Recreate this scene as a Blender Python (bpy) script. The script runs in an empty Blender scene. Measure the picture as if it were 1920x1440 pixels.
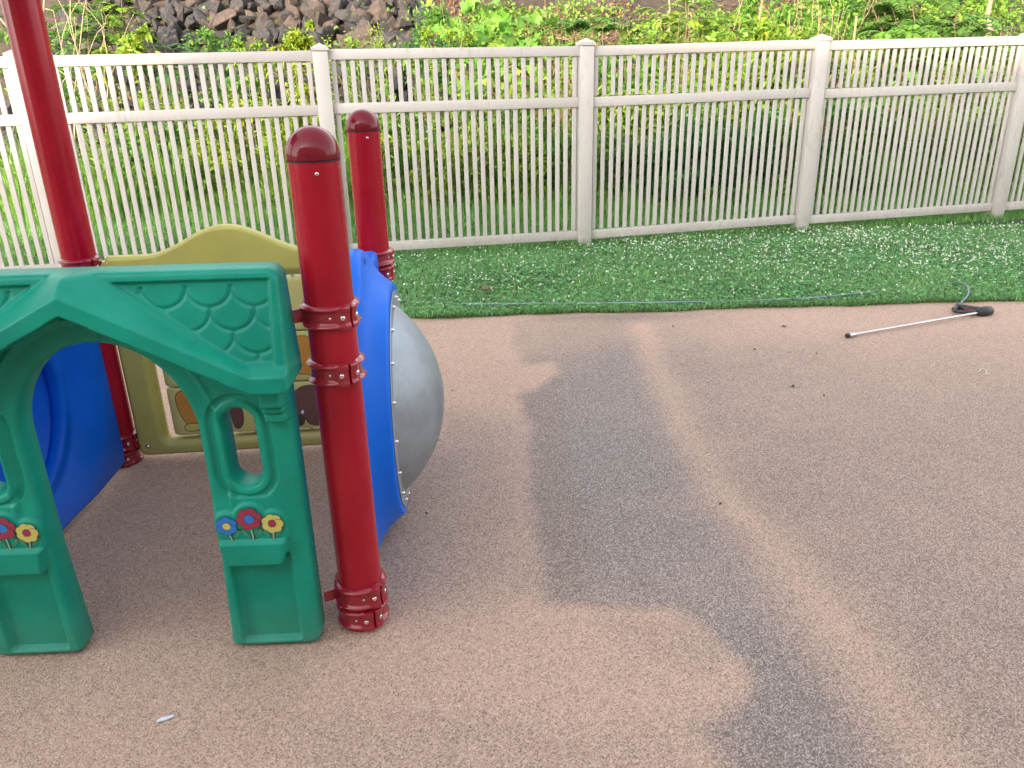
import bpy, bmesh, math, random
import numpy as np
from mathutils import Vector, Matrix
random.seed(7); RS = np.random.RandomState(11)
scene = bpy.context.scene
COL = scene.collection
R = math.radians

# ------------------------------------------------------------------ camera calibration (metres, camera at x=0,y=0)
FPX, PITCH, ROLL, HCAM = 1470.0, 0.37857, -0.02267, 1.4
_c, _s = math.cos(ROLL), math.sin(ROLL)
AF = np.array([0, math.cos(PITCH), -math.sin(PITCH)]); _u = np.array([0, math.sin(PITCH), math.cos(PITCH)]); _x = np.array([1., 0, 0])
AX = _c*_x + _s*_u; AU = _c*_u - _s*_x
CAM0 = np.array([0, 0, HCAM])
def ray(px, py): return AF + AX*(px-960)/FPX - AU*(py-720)/FPX
def gp(px, py, z=0.0):
    d = ray(px, py); return CAM0 + (z-HCAM)/d[2]*d
def atY(px, py, Y):
    d = ray(px, py); return CAM0 + Y/d[1]*d

# ------------------------------------------------------------------ tagging
def tag(o, label=None, cat=None, group=None, kind=None):
    if label: o['label'] = label
    if cat: o['category'] = cat
    if group: o['group'] = group
    if kind: o['kind'] = kind
    return o
def empty(name, loc=(0, 0, 0)):
    o = bpy.data.objects.new(name, None); o.location = loc; o.empty_display_size = 0.1; COL.objects.link(o); return o

# ------------------------------------------------------------------ mesh helpers
class MB:
    """collects verts/faces (lists), optional per-face colour"""
    def __init__(s): s.v = []; s.f = []; s.m = []
    def add(s, vs, fs):
        b = len(s.v); s.v += [tuple(p) for p in vs]; s.f += [tuple(b+i for i in f) for f in fs]; return b
    def box(s, lo, hi, M=None):
        x0, y0, z0 = lo; x1, y1, z1 = hi
        vs = [Vector(p) for p in ((x0,y0,z0),(x1,y0,z0),(x1,y1,z0),(x0,y1,z0),(x0,y0,z1),(x1,y0,z1),(x1,y1,z1),(x0,y1,z1))]
        if M is not None: vs = [M @ p for p in vs]
        s.add(vs, [(0,3,2,1),(4,5,6,7),(0,1,5,4),(1,2,6,5),(2,3,7,6),(3,0,4,7)])
    def lathe(s, prof, n=32, M=None, caps=True):
        vs = []; fs = []
        for (r, z) in prof:
            for k in range(n):
                a = 2*math.pi*k/n; p = Vector((r*math.cos(a), r*math.sin(a), z)); vs.append(M @ p if M is not None else p)
        for i in range(len(prof)-1):
            for k in range(n):
                a, b = i*n+k, i*n+(k+1) % n; fs.append((a, b, b+n, a+n))
        if caps:
            fs.append(tuple(reversed(range(n)))); fs.append(tuple(range((len(prof)-1)*n, len(prof)*n)))
        s.add(vs, fs)
    def tube(s, pts, rad, n=8, caps=True):
        pts = [Vector(p) for p in pts]; vs = []; fs = []; N = len(pts)
        rr = rad if hasattr(rad, '__len__') else [rad]*N
        t0 = (pts[1]-pts[0]).normalized(); up = Vector((0, 0, 1)) if abs(t0.z) < .9 else Vector((1, 0, 0))
        a = t0.cross(up).normalized()
        for i, p in enumerate(pts):
            t = (pts[min(i+1, N-1)]-pts[max(i-1, 0)]).normalized()
            a = (a - t*a.dot(t)).normalized(); b = t.cross(a)
            for k in range(n):
                an = 2*math.pi*k/n; vs.append(p + (a*math.cos(an)+b*math.sin(an))*rr[i])
        for i in range(N-1):
            for k in range(n):
                q, w = i*n+k, i*n+(k+1) % n; fs.append((q, w, w+n, q+n))
        if caps: fs.append(tuple(reversed(range(n)))); fs.append(tuple(range((N-1)*n, N*n)))
        s.add(vs, fs)
    def build(s, name, mat, parent=None, smooth=True, bevel=0, seg=2, loc=None, angle=40):
        me = bpy.data.meshes.new(name); me.from_pydata(s.v, [], s.f); me.update()
        if bevel or True:
            bm = bmesh.new(); bm.from_mesh(me)
            bmesh.ops.recalc_face_normals(bm, faces=bm.faces); 
            if bevel:
                es = [e for e in bm.edges if len(e.link_faces) == 2 and e.calc_face_angle(0) > R(30)]
                bmesh.ops.bevel(bm, geom=es, offset=bevel, segments=seg, profile=0.5, affect='EDGES', clamp_overlap=True)
            bm.to_mesh(me); bm.free()
        if smooth:
            me.shade_smooth()
            me.set_sharp_from_angle(angle=R(angle))
        me.materials.append(mat)
        o = bpy.data.objects.new(name, me); COL.objects.link(o)
        if parent: o.parent = parent
        if loc is not None: o.location = loc
        return o

def np_mesh(name, V, F, mat, parent=None, col=None, smooth=False, attrs=None):
    """V (n,3), F (m,k) int array of same sized faces; col (n,3) point colour"""
    V = np.asarray(V, np.float32); F = np.asarray(F, np.int32); k = F.shape[1]
    me = bpy.data.meshes.new(name)
    me.vertices.add(len(V)); me.vertices.foreach_set('co', V.ravel())
    me.loops.add(F.size); me.loops.foreach_set('vertex_index', F.ravel())
    me.polygons.add(len(F)); me.polygons.foreach_set('loop_start', np.arange(0, F.size, k, dtype=np.int32))
    me.polygons.foreach_set('use_smooth', np.full(len(F), smooth, bool))
    me.update(calc_edges=True)
    if col is not None:
        a = me.attributes.new('Col', 'FLOAT_COLOR', 'POINT'); c = np.ones((len(V), 4), np.float32); c[:, :3] = col; a.data.foreach_set('color', c.ravel())
    for nme, arr in (attrs or {}).items():
        a = me.attributes.new(nme, 'FLOAT', 'POINT'); a.data.foreach_set('value', np.asarray(arr, np.float32))
    me.materials.append(mat)
    o = bpy.data.objects.new(name, me); COL.objects.link(o)
    if parent: o.parent = parent
    return o

# ------------------------------------------------------------------ materials
def newmat(name):
    m = bpy.data.materials.new(name); m.use_nodes = True; nt = m.node_tree; b = nt.nodes['Principled BSDF']; return m, nt, b
def N(nt, t, **kw):
    n = nt.nodes.new(t)
    for k, v in kw.items():
        if k in n.inputs: n.inputs[k].default_value = v
        else: setattr(n, k, v)
    return n
def L(nt, a, b): nt.links.new(a, b)
def ramp(nt, stops, interp='LINEAR'):
    n = nt.nodes.new('ShaderNodeValToRGB'); cr = n.color_ramp; cr.interpolation = interp
    while len(cr.elements) < len(stops): cr.elements.new(0.5)
    for e, (p, c) in zip(cr.elements, stops): e.position = p; e.color = (*c, 1)
    return n
def mixc(nt, a, b, fac, mode='MIX'):
    n = nt.nodes.new('ShaderNodeMix'); n.data_type = 'RGBA'; n.blend_type = mode
    for s, v in ((n.inputs[0], fac), (n.inputs[6], a), (n.inputs[7], b)):
        if hasattr(v, 'is_linked'): L(nt, v, s)
        elif isinstance(v, tuple): s.default_value = (*v, 1)
        else: s.default_value = v
    return n.outputs[2]
def bump(nt, b, h, strength=0.3, dist=0.002):
    n = N(nt, 'ShaderNodeBump', Strength=strength, Distance=dist); L(nt, h, n.inputs['Height']); L(nt, n.outputs[0], b.inputs['Normal']); return n

def plastic(name, c, rough=0.4, var=0.12, grime=(0.25, 0.22, 0.2), gam=0.12, coat=0.0, peel=0.05, dust=0.0, scr=0.16, spec=0.5):
    m, nt, b = newmat(name)
    tc = N(nt, 'ShaderNodeTexCoord'); o = tc.outputs['Object']
    n1 = N(nt, 'ShaderNodeTexNoise', Scale=5.0, Detail=6.0, Roughness=0.6); L(nt, o, n1.inputs['Vector'])
    dark = tuple(x*(1-var) for x in c); lite = tuple(min(1, x*(1+var)+0.004) for x in c)
    r1 = ramp(nt, [(0.35, dark), (0.65, lite)]); L(nt, n1.outputs['Fac'], r1.inputs[0])
    n2 = N(nt, 'ShaderNodeTexNoise', Scale=38.0, Detail=8.0, Roughness=0.7); L(nt, o, n2.inputs['Vector'])
    r2 = ramp(nt, [(0.52, (0, 0, 0)), (0.78, (gam, gam, gam))]); L(nt, n2.outputs['Fac'], r2.inputs[0])
    col = mixc(nt, r1.outputs[0], grime, r2.outputs[0])
    # fine scratches
    mp = N(nt, 'ShaderNodeMapping'); mp.inputs['Scale'].default_value = (160, 160, 9); mp.inputs['Rotation'].default_value = (0.3, 0.5, 0.2); L(nt, o, mp.inputs[0])
    n3 = N(nt, 'ShaderNodeTexNoise', Scale=1.0, Detail=3.0); L(nt, mp.outputs[0], n3.inputs['Vector'])
    r3 = ramp(nt, [(0.70, (0, 0, 0)), (0.76, (scr, scr, scr))]); L(nt, n3.outputs['Fac'], r3.inputs[0])
    col = mixc(nt, col, tuple(min(1, x*1.5+0.06) for x in c), r3.outputs[0])
    if dust:
        ge = N(nt, 'ShaderNodeNewGeometry'); sp = N(nt, 'ShaderNodeSeparateXYZ'); L(nt, ge.outputs['Position'], sp.inputs[0])
        mr = N(nt, 'ShaderNodeMapRange'); mr.inputs[1].default_value = 0.16; mr.inputs[2].default_value = 0.0; mr.inputs[3].default_value = 0; mr.inputs[4].default_value = dust; L(nt, sp.outputs[2], mr.inputs[0])
        mm = N(nt, 'ShaderNodeMath', operation='MULTIPLY'); L(nt, mr.outputs[0], mm.inputs[0]); L(nt, n2.outputs['Fac'], mm.inputs[1])
        col = mixc(nt, col, (0.3, 0.24, 0.2), mm.outputs[0])
    L(nt, col, b.inputs['Base Color'])
    rr = N(nt, 'ShaderNodeMapRange'); rr.inputs[3].default_value = max(0.03, rough-0.08); rr.inputs[4].default_value = rough+0.14
    L(nt, n2.outputs['Fac'], rr.inputs[0]); L(nt, rr.outputs[0], b.inputs['Roughness'])
    b.inputs['Specular IOR Level'].default_value = spec; b.inputs['Coat Weight'].default_value = coat; b.inputs['Coat Roughness'].default_value = 0.08
    n4 = N(nt, 'ShaderNodeTexNoise', Scale=90.0, Detail=2.0); L(nt, o, n4.inputs['Vector'])
    bump(nt, b, n4.outputs['Fac'], peel, 0.003)
    return m
M_GREEN = plastic('green_plastic', (0.0, 0.24, 0.16), 0.36, 0.13, dust=0.25, gam=0.06, spec=0.26, scr=.05)
M_YELLOW = plastic('yellow_plastic', (0.44, 0.40, 0.095), 0.38, 0.08, dust=0.5)
M_TILE = plastic('pale_yellow_plastic', (0.52, 0.47, 0.16), 0.4, 0.08)
M_AMBER = plastic('amber_plastic', (0.62, 0.37, 0.02), 0.4, 0.08)
M_BLUE = plastic('blue_plastic', (0.0, 0.12, 0.62), 0.38, 0.08, dust=0.3, gam=.03, spec=0.16, scr=.04)
M_RED = plastic('red_powder_coat', (0.33, 0.002, 0.015), 0.17, 0.10, coat=0.0, gam=0.015, dust=0.15, scr=.015, spec=.36)
M_CAP = plastic('maroon_cap_plastic', (0.155, 0.004, 0.012), 0.10, 0.05, coat=0.0, gam=0.02, scr=.02, spec=.3)
M_CLAMP = plastic('maroon_clamp_coat', (0.27, 0.006, 0.018), 0.17, 0.08, coat=0.3, gam=0.03, scr=.03)
M_BLACK = plastic('black_plastic', (0.018, 0.018, 0.02), 0.4, 0.2)
M_SEAM = plastic('dark_seam', (0.02, 0.004, 0.004), 0.7, 0.2)
def metal(name, c, rough, cloud=0.15, metallic=1.0):
    m, nt, b = newmat(name)
    tc = N(nt, 'ShaderNodeTexCoord'); n1 = N(nt, 'ShaderNodeTexNoise', Scale=6.0, Detail=8.0, Roughness=0.65); L(nt, tc.outputs['Object'], n1.inputs['Vector'])
    r1 = ramp(nt, [(0.3, tuple(x*(1-cloud) for x in c)), (0.7, tuple(min(1, x*(1+cloud)) for x in c))]); L(nt, n1.outputs['Fac'], r1.inputs[0]); L(nt, r1.outputs[0], b.inputs['Base Color'])
    b.inputs['Metallic'].default_value = metallic
    mr = N(nt, 'ShaderNodeMapRange'); mr.inputs[3].default_value = rough-0.08; mr.inputs[4].default_value = rough+0.12; L(nt, n1.outputs['Fac'], mr.inputs[0]); L(nt, mr.outputs[0], b.inputs['Roughness'])
    return m
M_STEEL = metal('bright_steel', (0.62, 0.62, 0.62), 0.2, 0.08)
M_DOME = metal('brushed_dome_metal', (0.29, 0.32, 0.35), 0.45, 0.24, 0.55)
M_BRASS = metal('brass', (0.6, 0.5, 0.25), 0.3)
def flat(name, c, rough=0.55, var=0.1): return plastic(name, c, rough, var, gam=0.1)
M_INK = flat('decal_black', (0.03, 0.03, 0.03)); M_DBLUE = flat('decal_blue', (0.01, 0.15, 0.48)); M_DRED = flat('decal_maroon', (0.26, 0.02, 0.05))
M_DYEL = flat('decal_yellow', (0.50, 0.44, 0.10)); M_DGRN = flat('decal_green', (0.03, 0.25, 0.13)); M_DORG = flat('decal_orange', (0.5, 0.22, 0.03))
M_DBRN = flat('decal_brown', (0.13, 0.055, 0.045)); M_DDRK = flat('decal_dark_brown', (0.05, 0.03, 0.03)); M_DWHT = flat('decal_white', (0.7, 0.7, 0.66)); M_STEM = flat('decal_stem', (0.22, 0.36, 0.24))

def vinyl():
    m, nt, b = newmat('fence_vinyl'); tc = N(nt, 'ShaderNodeTexCoord')
    n1 = N(nt, 'ShaderNodeTexNoise', Scale=2.2, Detail=5.0); L(nt, tc.outputs['Object'], n1.inputs['Vector'])
    r1 = ramp(nt, [(0.3, (0.43, 0.390, 0.358)), (0.7, (0.475, 0.435, 0.402))]); L(nt, n1.outputs['Fac'], r1.inputs[0])
    # mildew drips
    mp = N(nt, 'ShaderNodeMapping'); mp.inputs['Scale'].default_value = (26, 26, 7); L(nt, tc.outputs['Object'], mp.inputs[0])
    n2 = N(nt, 'ShaderNodeTexNoise', Scale=1.0, Detail=8.0, Roughness=0.75); L(nt, mp.outputs[0], n2.inputs['Vector'])
    n3 = N(nt, 'ShaderNodeTexNoise', Scale=1.1, Detail=3.0); L(nt, tc.outputs['Object'], n3.inputs['Vector'])
    r2 = ramp(nt, [(0.5, (0, 0, 0)), (0.72, (1, 1, 1))]); L(nt, n2.outputs['Fac'], r2.inputs[0])
    r3 = ramp(nt, [(0.46, (0, 0, 0)), (0.60, (0.85, 0.85, 0.85))]); L(nt, n3.outputs['Fac'], r3.inputs[0])
    mu = N(nt, 'ShaderNodeMath', operation='MULTIPLY'); L(nt, r2.outputs[0], mu.inputs[0]); L(nt, r3.outputs[0], mu.inputs[1])
    col = mixc(nt, r1.outputs[0], (0.25, 0.25, 0.17), mu.outputs[0])
    ge = N(nt, 'ShaderNodeNewGeometry'); sp = N(nt, 'ShaderNodeSeparateXYZ'); L(nt, ge.outputs['Position'], sp.inputs[0])
    mr = N(nt, 'ShaderNodeMapRange'); mr.inputs[1].default_value = 0.26; mr.inputs[2].default_value = 0.05; mr.inputs[3].default_value = 0; mr.inputs[4].default_value = 0.75; L(nt, sp.outputs[2], mr.inputs[0])
    n5 = N(nt, 'ShaderNodeTexNoise', Scale=14.0, Detail=8.0, Roughness=0.75); L(nt, tc.outputs['Object'], n5.inputs['Vector']); r5 = ramp(nt, [(0.42, (0, 0, 0)), (0.7, (1, 1, 1))]); L(nt, n5.outputs['Fac'], r5.inputs[0])
    m5 = N(nt, 'ShaderNodeMath', operation='MULTIPLY'); L(nt, mr.outputs[0], m5.inputs[0]); L(nt, r5.outputs[0], m5.inputs[1]); col = mixc(nt, col, (0.22, 0.19, 0.13), m5.outputs[0])
    L(nt, col, b.inputs['Base Color']); b.inputs['Roughness'].default_value = 0.5
    return m
M_VINYL = vinyl()

def leafmat(name, trans=0.35, rough=0.45):
    m, nt, b = newmat(name); at = N(nt, 'ShaderNodeAttribute', attribute_name='Col')
    L(nt, at.outputs['Color'], b.inputs['Base Color']); b.inputs['Roughness'].default_value = rough
    b.inputs['Specular IOR Level'].default_value = 0.35
    t = N(nt, 'ShaderNodeBsdfTranslucent'); g = N(nt, 'ShaderNodeGamma', Gamma=0.85); L(nt, at.outputs['Color'], g.inputs[0]); L(nt, g.outputs[0], t.inputs[0])
    mx = N(nt, 'ShaderNodeMixShader'); mx.inputs[0].default_value = trans
    L(nt, b.outputs[0], mx.inputs[1]); L(nt, t.outputs[0], mx.inputs[2]); L(nt, mx.outputs[0], nt.nodes['Material Output'].inputs[0])
    return m
M_LEAF = leafmat('leaves'); M_GRASS = leafmat('grass_blades', 0.3, 0.5)
def solidcol(name, rough=0.8, nscale=20, stretch=None):
    m, nt, b = newmat(name); at = N(nt, 'ShaderNodeAttribute', attribute_name='Col'); tc = N(nt, 'ShaderNodeTexCoord')
    n1 = N(nt, 'ShaderNodeTexNoise', Scale=nscale, Detail=6.0, Roughness=0.7); L(nt, tc.outputs['Object'], n1.inputs['Vector'])
    r = ramp(nt, [(0.3, (0.55, 0.55, 0.55)), (0.7, (1.25, 1.25, 1.25))]); L(nt, n1.outputs['Fac'], r.inputs[0])
    L(nt, mixc(nt, at.outputs['Color'], r.outputs[0], 1.0, 'MULTIPLY'), b.inputs['Base Color']); b.inputs['Roughness'].default_value = rough
    bump(nt, b, n1.outputs['Fac'], 0.5, 0.01); return m
M_BARK = solidcol('bark', 0.85, 30)

# ------------------------------------------------------------------ world, sun, camera
SUN_EL, SUN_AZ = R(18.0), R(205.0)      # direction towards the sun (azimuth clockwise from +Y)
w = bpy.data.worlds.new('World'); scene.world = w; w.use_nodes = True
bg = w.node_tree.nodes['Background']; sk = w.node_tree.nodes.new('ShaderNodeTexSky'); sk.sky_type = 'NISHITA'; sk.sun_disc = False
sk.sun_elevation = SUN_EL; sk.sun_rotation = SUN_AZ; sk.air_density = 1.0; sk.dust_density = 2.0; sk.ozone_density = 1.0
hs = w.node_tree.nodes.new('ShaderNodeHueSaturation'); hs.inputs['Saturation'].default_value = 0.24      # thin high haze: paler sky
w.node_tree.links.new(sk.outputs[0], hs.inputs['Color']); w.node_tree.links.new(hs.outputs[0], bg.inputs[0]); bg.inputs[1].default_value = 0.15
sd = bpy.data.lights.new('sun', 'SUN'); sd.energy = 2.0; sd.angle = R(1.2); sd.color = (1.0, 0.77, 0.52)
so = bpy.data.objects.new('sun', sd); COL.objects.link(so)
tosun = Vector((math.sin(SUN_AZ)*math.cos(SUN_EL), math.cos(SUN_AZ)*math.cos(SUN_EL), math.sin(SUN_EL)))
so.rotation_euler = tosun.to_track_quat('Z', 'Y').to_euler()
cd = bpy.data.cameras.new('camera'); cd.sensor_width = 36; cd.lens = 36*FPX/1920; cd.clip_end = 600; cd.clip_start = 0.05
co = bpy.data.objects.new('camera', cd); COL.objects.link(co)
mm = Matrix.Identity(4)
for i in range(3): mm[i][0] = AX[i]; mm[i][1] = AU[i]; mm[i][2] = -AF[i]; mm[i][3] = CAM0[i]
co.matrix_world = mm; scene.camera = co
scene.view_settings.view_transform = 'Standard'; scene.view_settings.look = 'None'; scene.view_settings.gamma = 1
scene.view_settings.exposure = 2.4
scene.cycles.max_bounces = 8; scene.cycles.transparent_max_bounces = 8

# ------------------------------------------------------------------ noise for terrain
def vnoise(x, y, seed=0):
    xi = np.floor(x).astype(int); yi = np.floor(y).astype(int); fx = x-xi; fy = y-yi
    fx = fx*fx*(3-2*fx); fy = fy*fy*(3-2*fy)
    def h(a, b): v = np.sin(a*127.1+b*311.7+seed*74.7)*43758.5453; return v-np.floor(v)
    return (h(xi, yi)*(1-fx)+h(xi+1, yi)*fx)*(1-fy)+(h(xi, yi+1)*(1-fx)+h(xi+1, yi+1)*fx)*fy
def fbm(x, y, o=3, seed=0):
    r = 0; a = .5
    for i in range(o): r = r+a*vnoise(x*2**i, y*2**i, seed+i); a *= .5
    return r
def edgeY(x):
    return 4.655+0.03*np.sin(x*1.1+.5)+0.012*np.sin(x*5.3)+0.05*np.clip(x-1.0, 0, 9)+0.006*np.sin(x*17)
def terrain(x, y):
    x = np.asarray(x, float); y = np.asarray(y, float)
    z = 0.012+0.02*np.clip((y-4.8)/0.8, 0, 1)+0.02*(fbm(x*0.9, y*0.9, 2, 3)-0.4)*np.clip((y-5)/2, 0, 1)
    hy = 9.1+0.25*np.sin(x*0.7)
    t = np.clip(y-hy, 0, 99)
    hill = 0.6*t*t/(t+0.5)+0.35*(fbm(x*1.1, y*1.1, 3, 9)-0.45)*np.clip(t, 0, 1)
    top = 7.0
    return z+np.where(hill > top, top+(hill-top)*0.04, hill)

# ------------------------------------------------------------------ SDF helpers (numpy)
def sd_poly(X, Y, poly):
    P = np.asarray(poly, float)[:, :2]; n = len(P); d = np.full(X.shape, 1e9); s = np.zeros(X.shape, bool)
    for i in range(n):
        a = P[i]; b = P[(i+1) % n]; e = b-a; wx = X-a[0]; wy = Y-a[1]
        t = np.clip((wx*e[0]+wy*e[1])/(e@e), 0, 1); dd = (wx-e[0]*t)**2+(wy-e[1]*t)**2; d = np.minimum(d, dd)
        c = ((a[1] <= Y) & (b[1] > Y)) | ((b[1] <= Y) & (a[1] > Y))
        with np.errstate(divide='ignore', invalid='ignore'): xx = a[0]+(Y-a[1])/(e[1] if e[1] else 1e-12)*e[0]
        s ^= c & (X < xx)
    d = np.sqrt(d); return np.where(s, -d, d)
def sd_line(X, Y, pts):
    P = np.asarray(pts, float)[:, :2]; d = np.full(X.shape, 1e9)
    for i in range(len(P)-1):
        a = P[i]; e = P[i+1]-a; t = np.clip(((X-a[0])*e[0]+(Y-a[1])*e[1])/(e@e), 0, 1); d = np.minimum(d, (X-a[0]-e[0]*t)**2+(Y-a[1]-e[1]*t)**2)
    return np.sqrt(d)
def sst(a, b, x):
    t = np.clip((x-a)/(b-a), 0, 1); return t*t*(3-2*t)

# ------------------------------------------------------------------ ground: rubber surface with pressure-washing stains
def rubber_mat():
    m, nt, b = newmat('poured_rubber')
    tc = N(nt, 'ShaderNodeTexCoord'); o = tc.outputs['Object']
    dirt = N(nt, 'ShaderNodeAttribute', attribute_name='dirt'); cool = N(nt, 'ShaderNodeAttribute', attribute_name='cool')
    v = N(nt, 'ShaderNodeTexVoronoi', Scale=320.0); v.voronoi_dimensions = '2D'; L(nt, o, v.inputs['Vector'])
    sep = N(nt, 'ShaderNodeSeparateColor'); L(nt, v.outputs['Color'], sep.inputs[0])
    # granule light colours
    clean = ramp(nt, [(0.0, (0.38, 0.247, 0.180)), (0.35, (0.45, 0.300, 0.225)), (0.7, (0.52, 0.353, 0.27)), (1.0, (0.61, 0.440, 0.345))]); L(nt, sep.outputs[1], clean.inputs[0])
    dty = ramp(nt, [(0.0, (0.18, 0.128, 0.10)), (0.4, (0.275, 0.205, 0.165)), (0.8, (0.36, 0.275, 0.225)), (1.0, (0.47, 0.375, 0.32))]); L(nt, sep.outputs[1], dty.inputs[0])
    coolc = ramp(nt, [(0.0, (0.18, 0.14, 0.125)), (0.4, (0.27, 0.228, 0.208)), (0.8, (0.36, 0.31, 0.288)), (1.0, (0.49, 0.435, 0.41))]); L(nt, sep.outputs[1], coolc.inputs[0])
    n2 = N(nt, 'ShaderNodeTexNoise', Scale=9.0, Detail=8.0, Roughness=0.75); L(nt, o, n2.inputs['Vector'])
    n3 = N(nt, 'ShaderNodeTexNoise', Scale=60.0, Detail=4.0, Roughness=0.7); L(nt, o, n3.inputs['Vector'])
    # dirt modulated with blotches
    ad = N(nt, 'ShaderNodeMath', operation='MULTIPLY_ADD'); L(nt, n2.outputs['Fac'], ad.inputs[0]); ad.inputs[1].default_value = 0.34; L(nt, dirt.outputs['Fac'], ad.inputs[2])
    a2 = N(nt, 'ShaderNodeMath', operation='MULTIPLY_ADD'); L(nt, n3.outputs['Fac'], a2.inputs[0]); a2.inputs[1].default_value = 0.30; L(nt, ad.outputs[0], a2.inputs[2])
    a3 = N(nt, 'ShaderNodeMath', operation='SUBTRACT', use_clamp=True); L(nt, a2.outputs[0], a3.inputs[0]); a3.inputs[1].default_value = 0.32
    c1 = mixc(nt, dty.outputs[0], coolc.outputs[0], cool.outputs['Fac'])
    c2 = mixc(nt, clean.outputs[0], c1, a3.outputs[0])
    # dark granules: fraction grows with dirt
    thr = N(nt, 'ShaderNodeMath', operation='MULTIPLY_ADD'); L(nt, a3.outputs[0], thr.inputs[0]); thr.inputs[1].default_value = 0.30; thr.inputs[2].default_value = 0.10
    lt = N(nt, 'ShaderNodeMath', operation='LESS_THAN'); L(nt, sep.outputs[0], lt.inputs[0]); L(nt, thr.outputs[0], lt.inputs[1])
    lm = N(nt, 'ShaderNodeMath', operation='MULTIPLY'); L(nt, lt.outputs[0], lm.inputs[0]); lm.inputs[1].default_value = 0.52
    c3 = mixc(nt, c2, (0.06, 0.045, 0.04), lm.outputs[0])
    L(nt, c3, b.inputs['Base Color']); b.inputs['Roughness'].default_value = 0.85; b.inputs['Specular IOR Level'].default_value = 0.3
    inv = N(nt, 'ShaderNodeMath', operation='SUBTRACT'); inv.inputs[0].default_value = 1.0; L(nt, v.outputs['Distance'], inv.inputs[1])
    bump(nt, b, inv.outputs[0], 0.55, 0.003)
    return m
M_RUBBER = rubber_mat()
def axis(lo, hi, f0, f1, fine, coarse):
    a = list(np.arange(lo, f0, coarse)) + list(np.arange(f0, f1, fine)) + list(np.arange(f1, hi+coarse, coarse)); return np.array(a)
def G(pts): return [gp(*p)[:2] for p in pts]
def build_rubber():
    xs = axis(-14, 14, -3.2, 4.2, 0.02, 0.6); ts = axis(-3.2, 4.55, 0.9, 4.55, 0.02, 0.4); ts[-1] = 4.56
    X, T = np.meshgrid(xs, ts)
    E = edgeY(X); k = np.clip((T-3.9)/(ts[-1]-3.9), 0, 1); Y = T+(E-ts[-1])*k
    Z = 0.004*(fbm(X*1.3, Y*1.3, 2, 5)-0.4)*np.clip((Y-1.2), 0, 1)
    wx = X+0.035*(fbm(X*7, Y*7, 3, 21)-0.44)+0.03*(fbm(X*2.1, Y*2.1, 2, 31)-0.4); wy = Y+0.035*(fbm(X*7, Y*7, 3, 22)-0.44)+0.03*(fbm(X*2.1, Y*2.1, 2, 33)-0.4)
    # unwashed area: everything right of the washed edge
    edge = [(958, 598), (962, 640), (985, 685), (1035, 680), (1046, 700), (1010, 725), (968, 742), (972, 770), (994, 800), (985, 830), (990, 900), (996, 1000), (1006, 1080), (1012, 1132), (1140, 1142), (1250, 1148), (1310, 1172), (1350, 1210), (1385, 1245), (1398, 1275), (1390, 1320), (1350, 1348), (1290, 1362), (1330, 1440), (1330, 1900), (3600, 1900), (3600, 560), (1500, 575)]
    d = sd_poly(wx, wy, G(edge))
    soft = 0.02+0.05*sst(0.9, 0.2, wy)
    un = sst(0.035, -0.05, d+.02*(fbm(X*14, Y*14, 3, 91)-.44))
    dirt = 0.62*un
    # dark core next to the edge, fading to the right
    core = [(975, 745), (1050, 690), (1180, 640), (1260, 800), (1330, 930), (1440, 1100), (1520, 1260), (1600, 1440), (1500, 1500), (1400, 1380), (1398, 1250), (1300, 1150), (1012, 1132), (990, 900)]
    dc = sd_poly(wx, wy, G(core)); dirt += 0.27*sst(0.25, -0.22, dc)*un
    lobeR = [(1300, 1155), (1400, 1150), (1530, 1300), (1620, 1500), (1400, 1500), (1390, 1330)]
    dirt += 0.16*sst(0.08, -0.08, sd_poly(wx, wy, G(lobeR)))*un
    strip = [(965, 742), (1045, 690), (1060, 800), (1075, 900), (1100, 1000), (1110, 1135), (1012, 1132), (985, 830)]
    ds = sd_poly(wx, wy, G(strip)); st = sst(0.03, -0.03, ds)*un; dirt += 0.12*st
    # far strip by the lawn is less dirty, brownish
    far = sst(3.75, 4.4, wy); dirt -= 0.30*far*un
    band = np.exp(-((Y-E+0.10+0.05*(fbm(X*3, X*0, 2, 4)-.4))/0.07)**2)*sst(0.0, 0.35, X)*sst(1.3, 0.9, X); dirt += 0.40*band
    # pale hose streak
    stk = G([(1205, 612), (1222, 680), (1262, 760), (1300, 840), (1350, 915), (1420, 985), (1490, 1080), (1570, 1180), (1640, 1270), (1720, 1380), (1780, 1480)])
    dl = sd_line(wx, wy, stk); wd = 0.075+0.035*fbm(X*3, Y*3, 2, 8)+0.035*sst(2.4, 1.3, wy)
    dirt -= 0.52*np.exp(-(dl/wd)**2)*un
    pale = sd_poly(wx, wy, G([(1150, 945), (1340, 900), (1420, 985), (1290, 965)])); dirt -= 0.16*sst(0.06, -0.05, pale)
    # right side gets cleaner further away / right
    r1 = sst(0.6, 2.2, X)*sst(2.6, 4.0, Y); dirt -= 0.33*r1
    dirt -= 0.10*sst(0.55, 1.2, X)*un; 
    # purple-grey patch left of washed edge & around the dome; lower mottled rim
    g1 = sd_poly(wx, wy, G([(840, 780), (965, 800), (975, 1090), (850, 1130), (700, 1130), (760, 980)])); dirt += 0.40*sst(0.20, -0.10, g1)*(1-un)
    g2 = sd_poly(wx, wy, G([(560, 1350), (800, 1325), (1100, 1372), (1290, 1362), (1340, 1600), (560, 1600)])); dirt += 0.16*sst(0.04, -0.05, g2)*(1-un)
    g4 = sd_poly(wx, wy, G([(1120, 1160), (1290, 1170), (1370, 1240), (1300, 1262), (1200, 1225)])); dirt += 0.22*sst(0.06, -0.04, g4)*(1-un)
    g3 = sd_poly(wx, wy, G([(130, 900), (600, 880), (640, 1090), (640, 1180), (190, 1190)])); dirt += 0.0*g3
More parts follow.
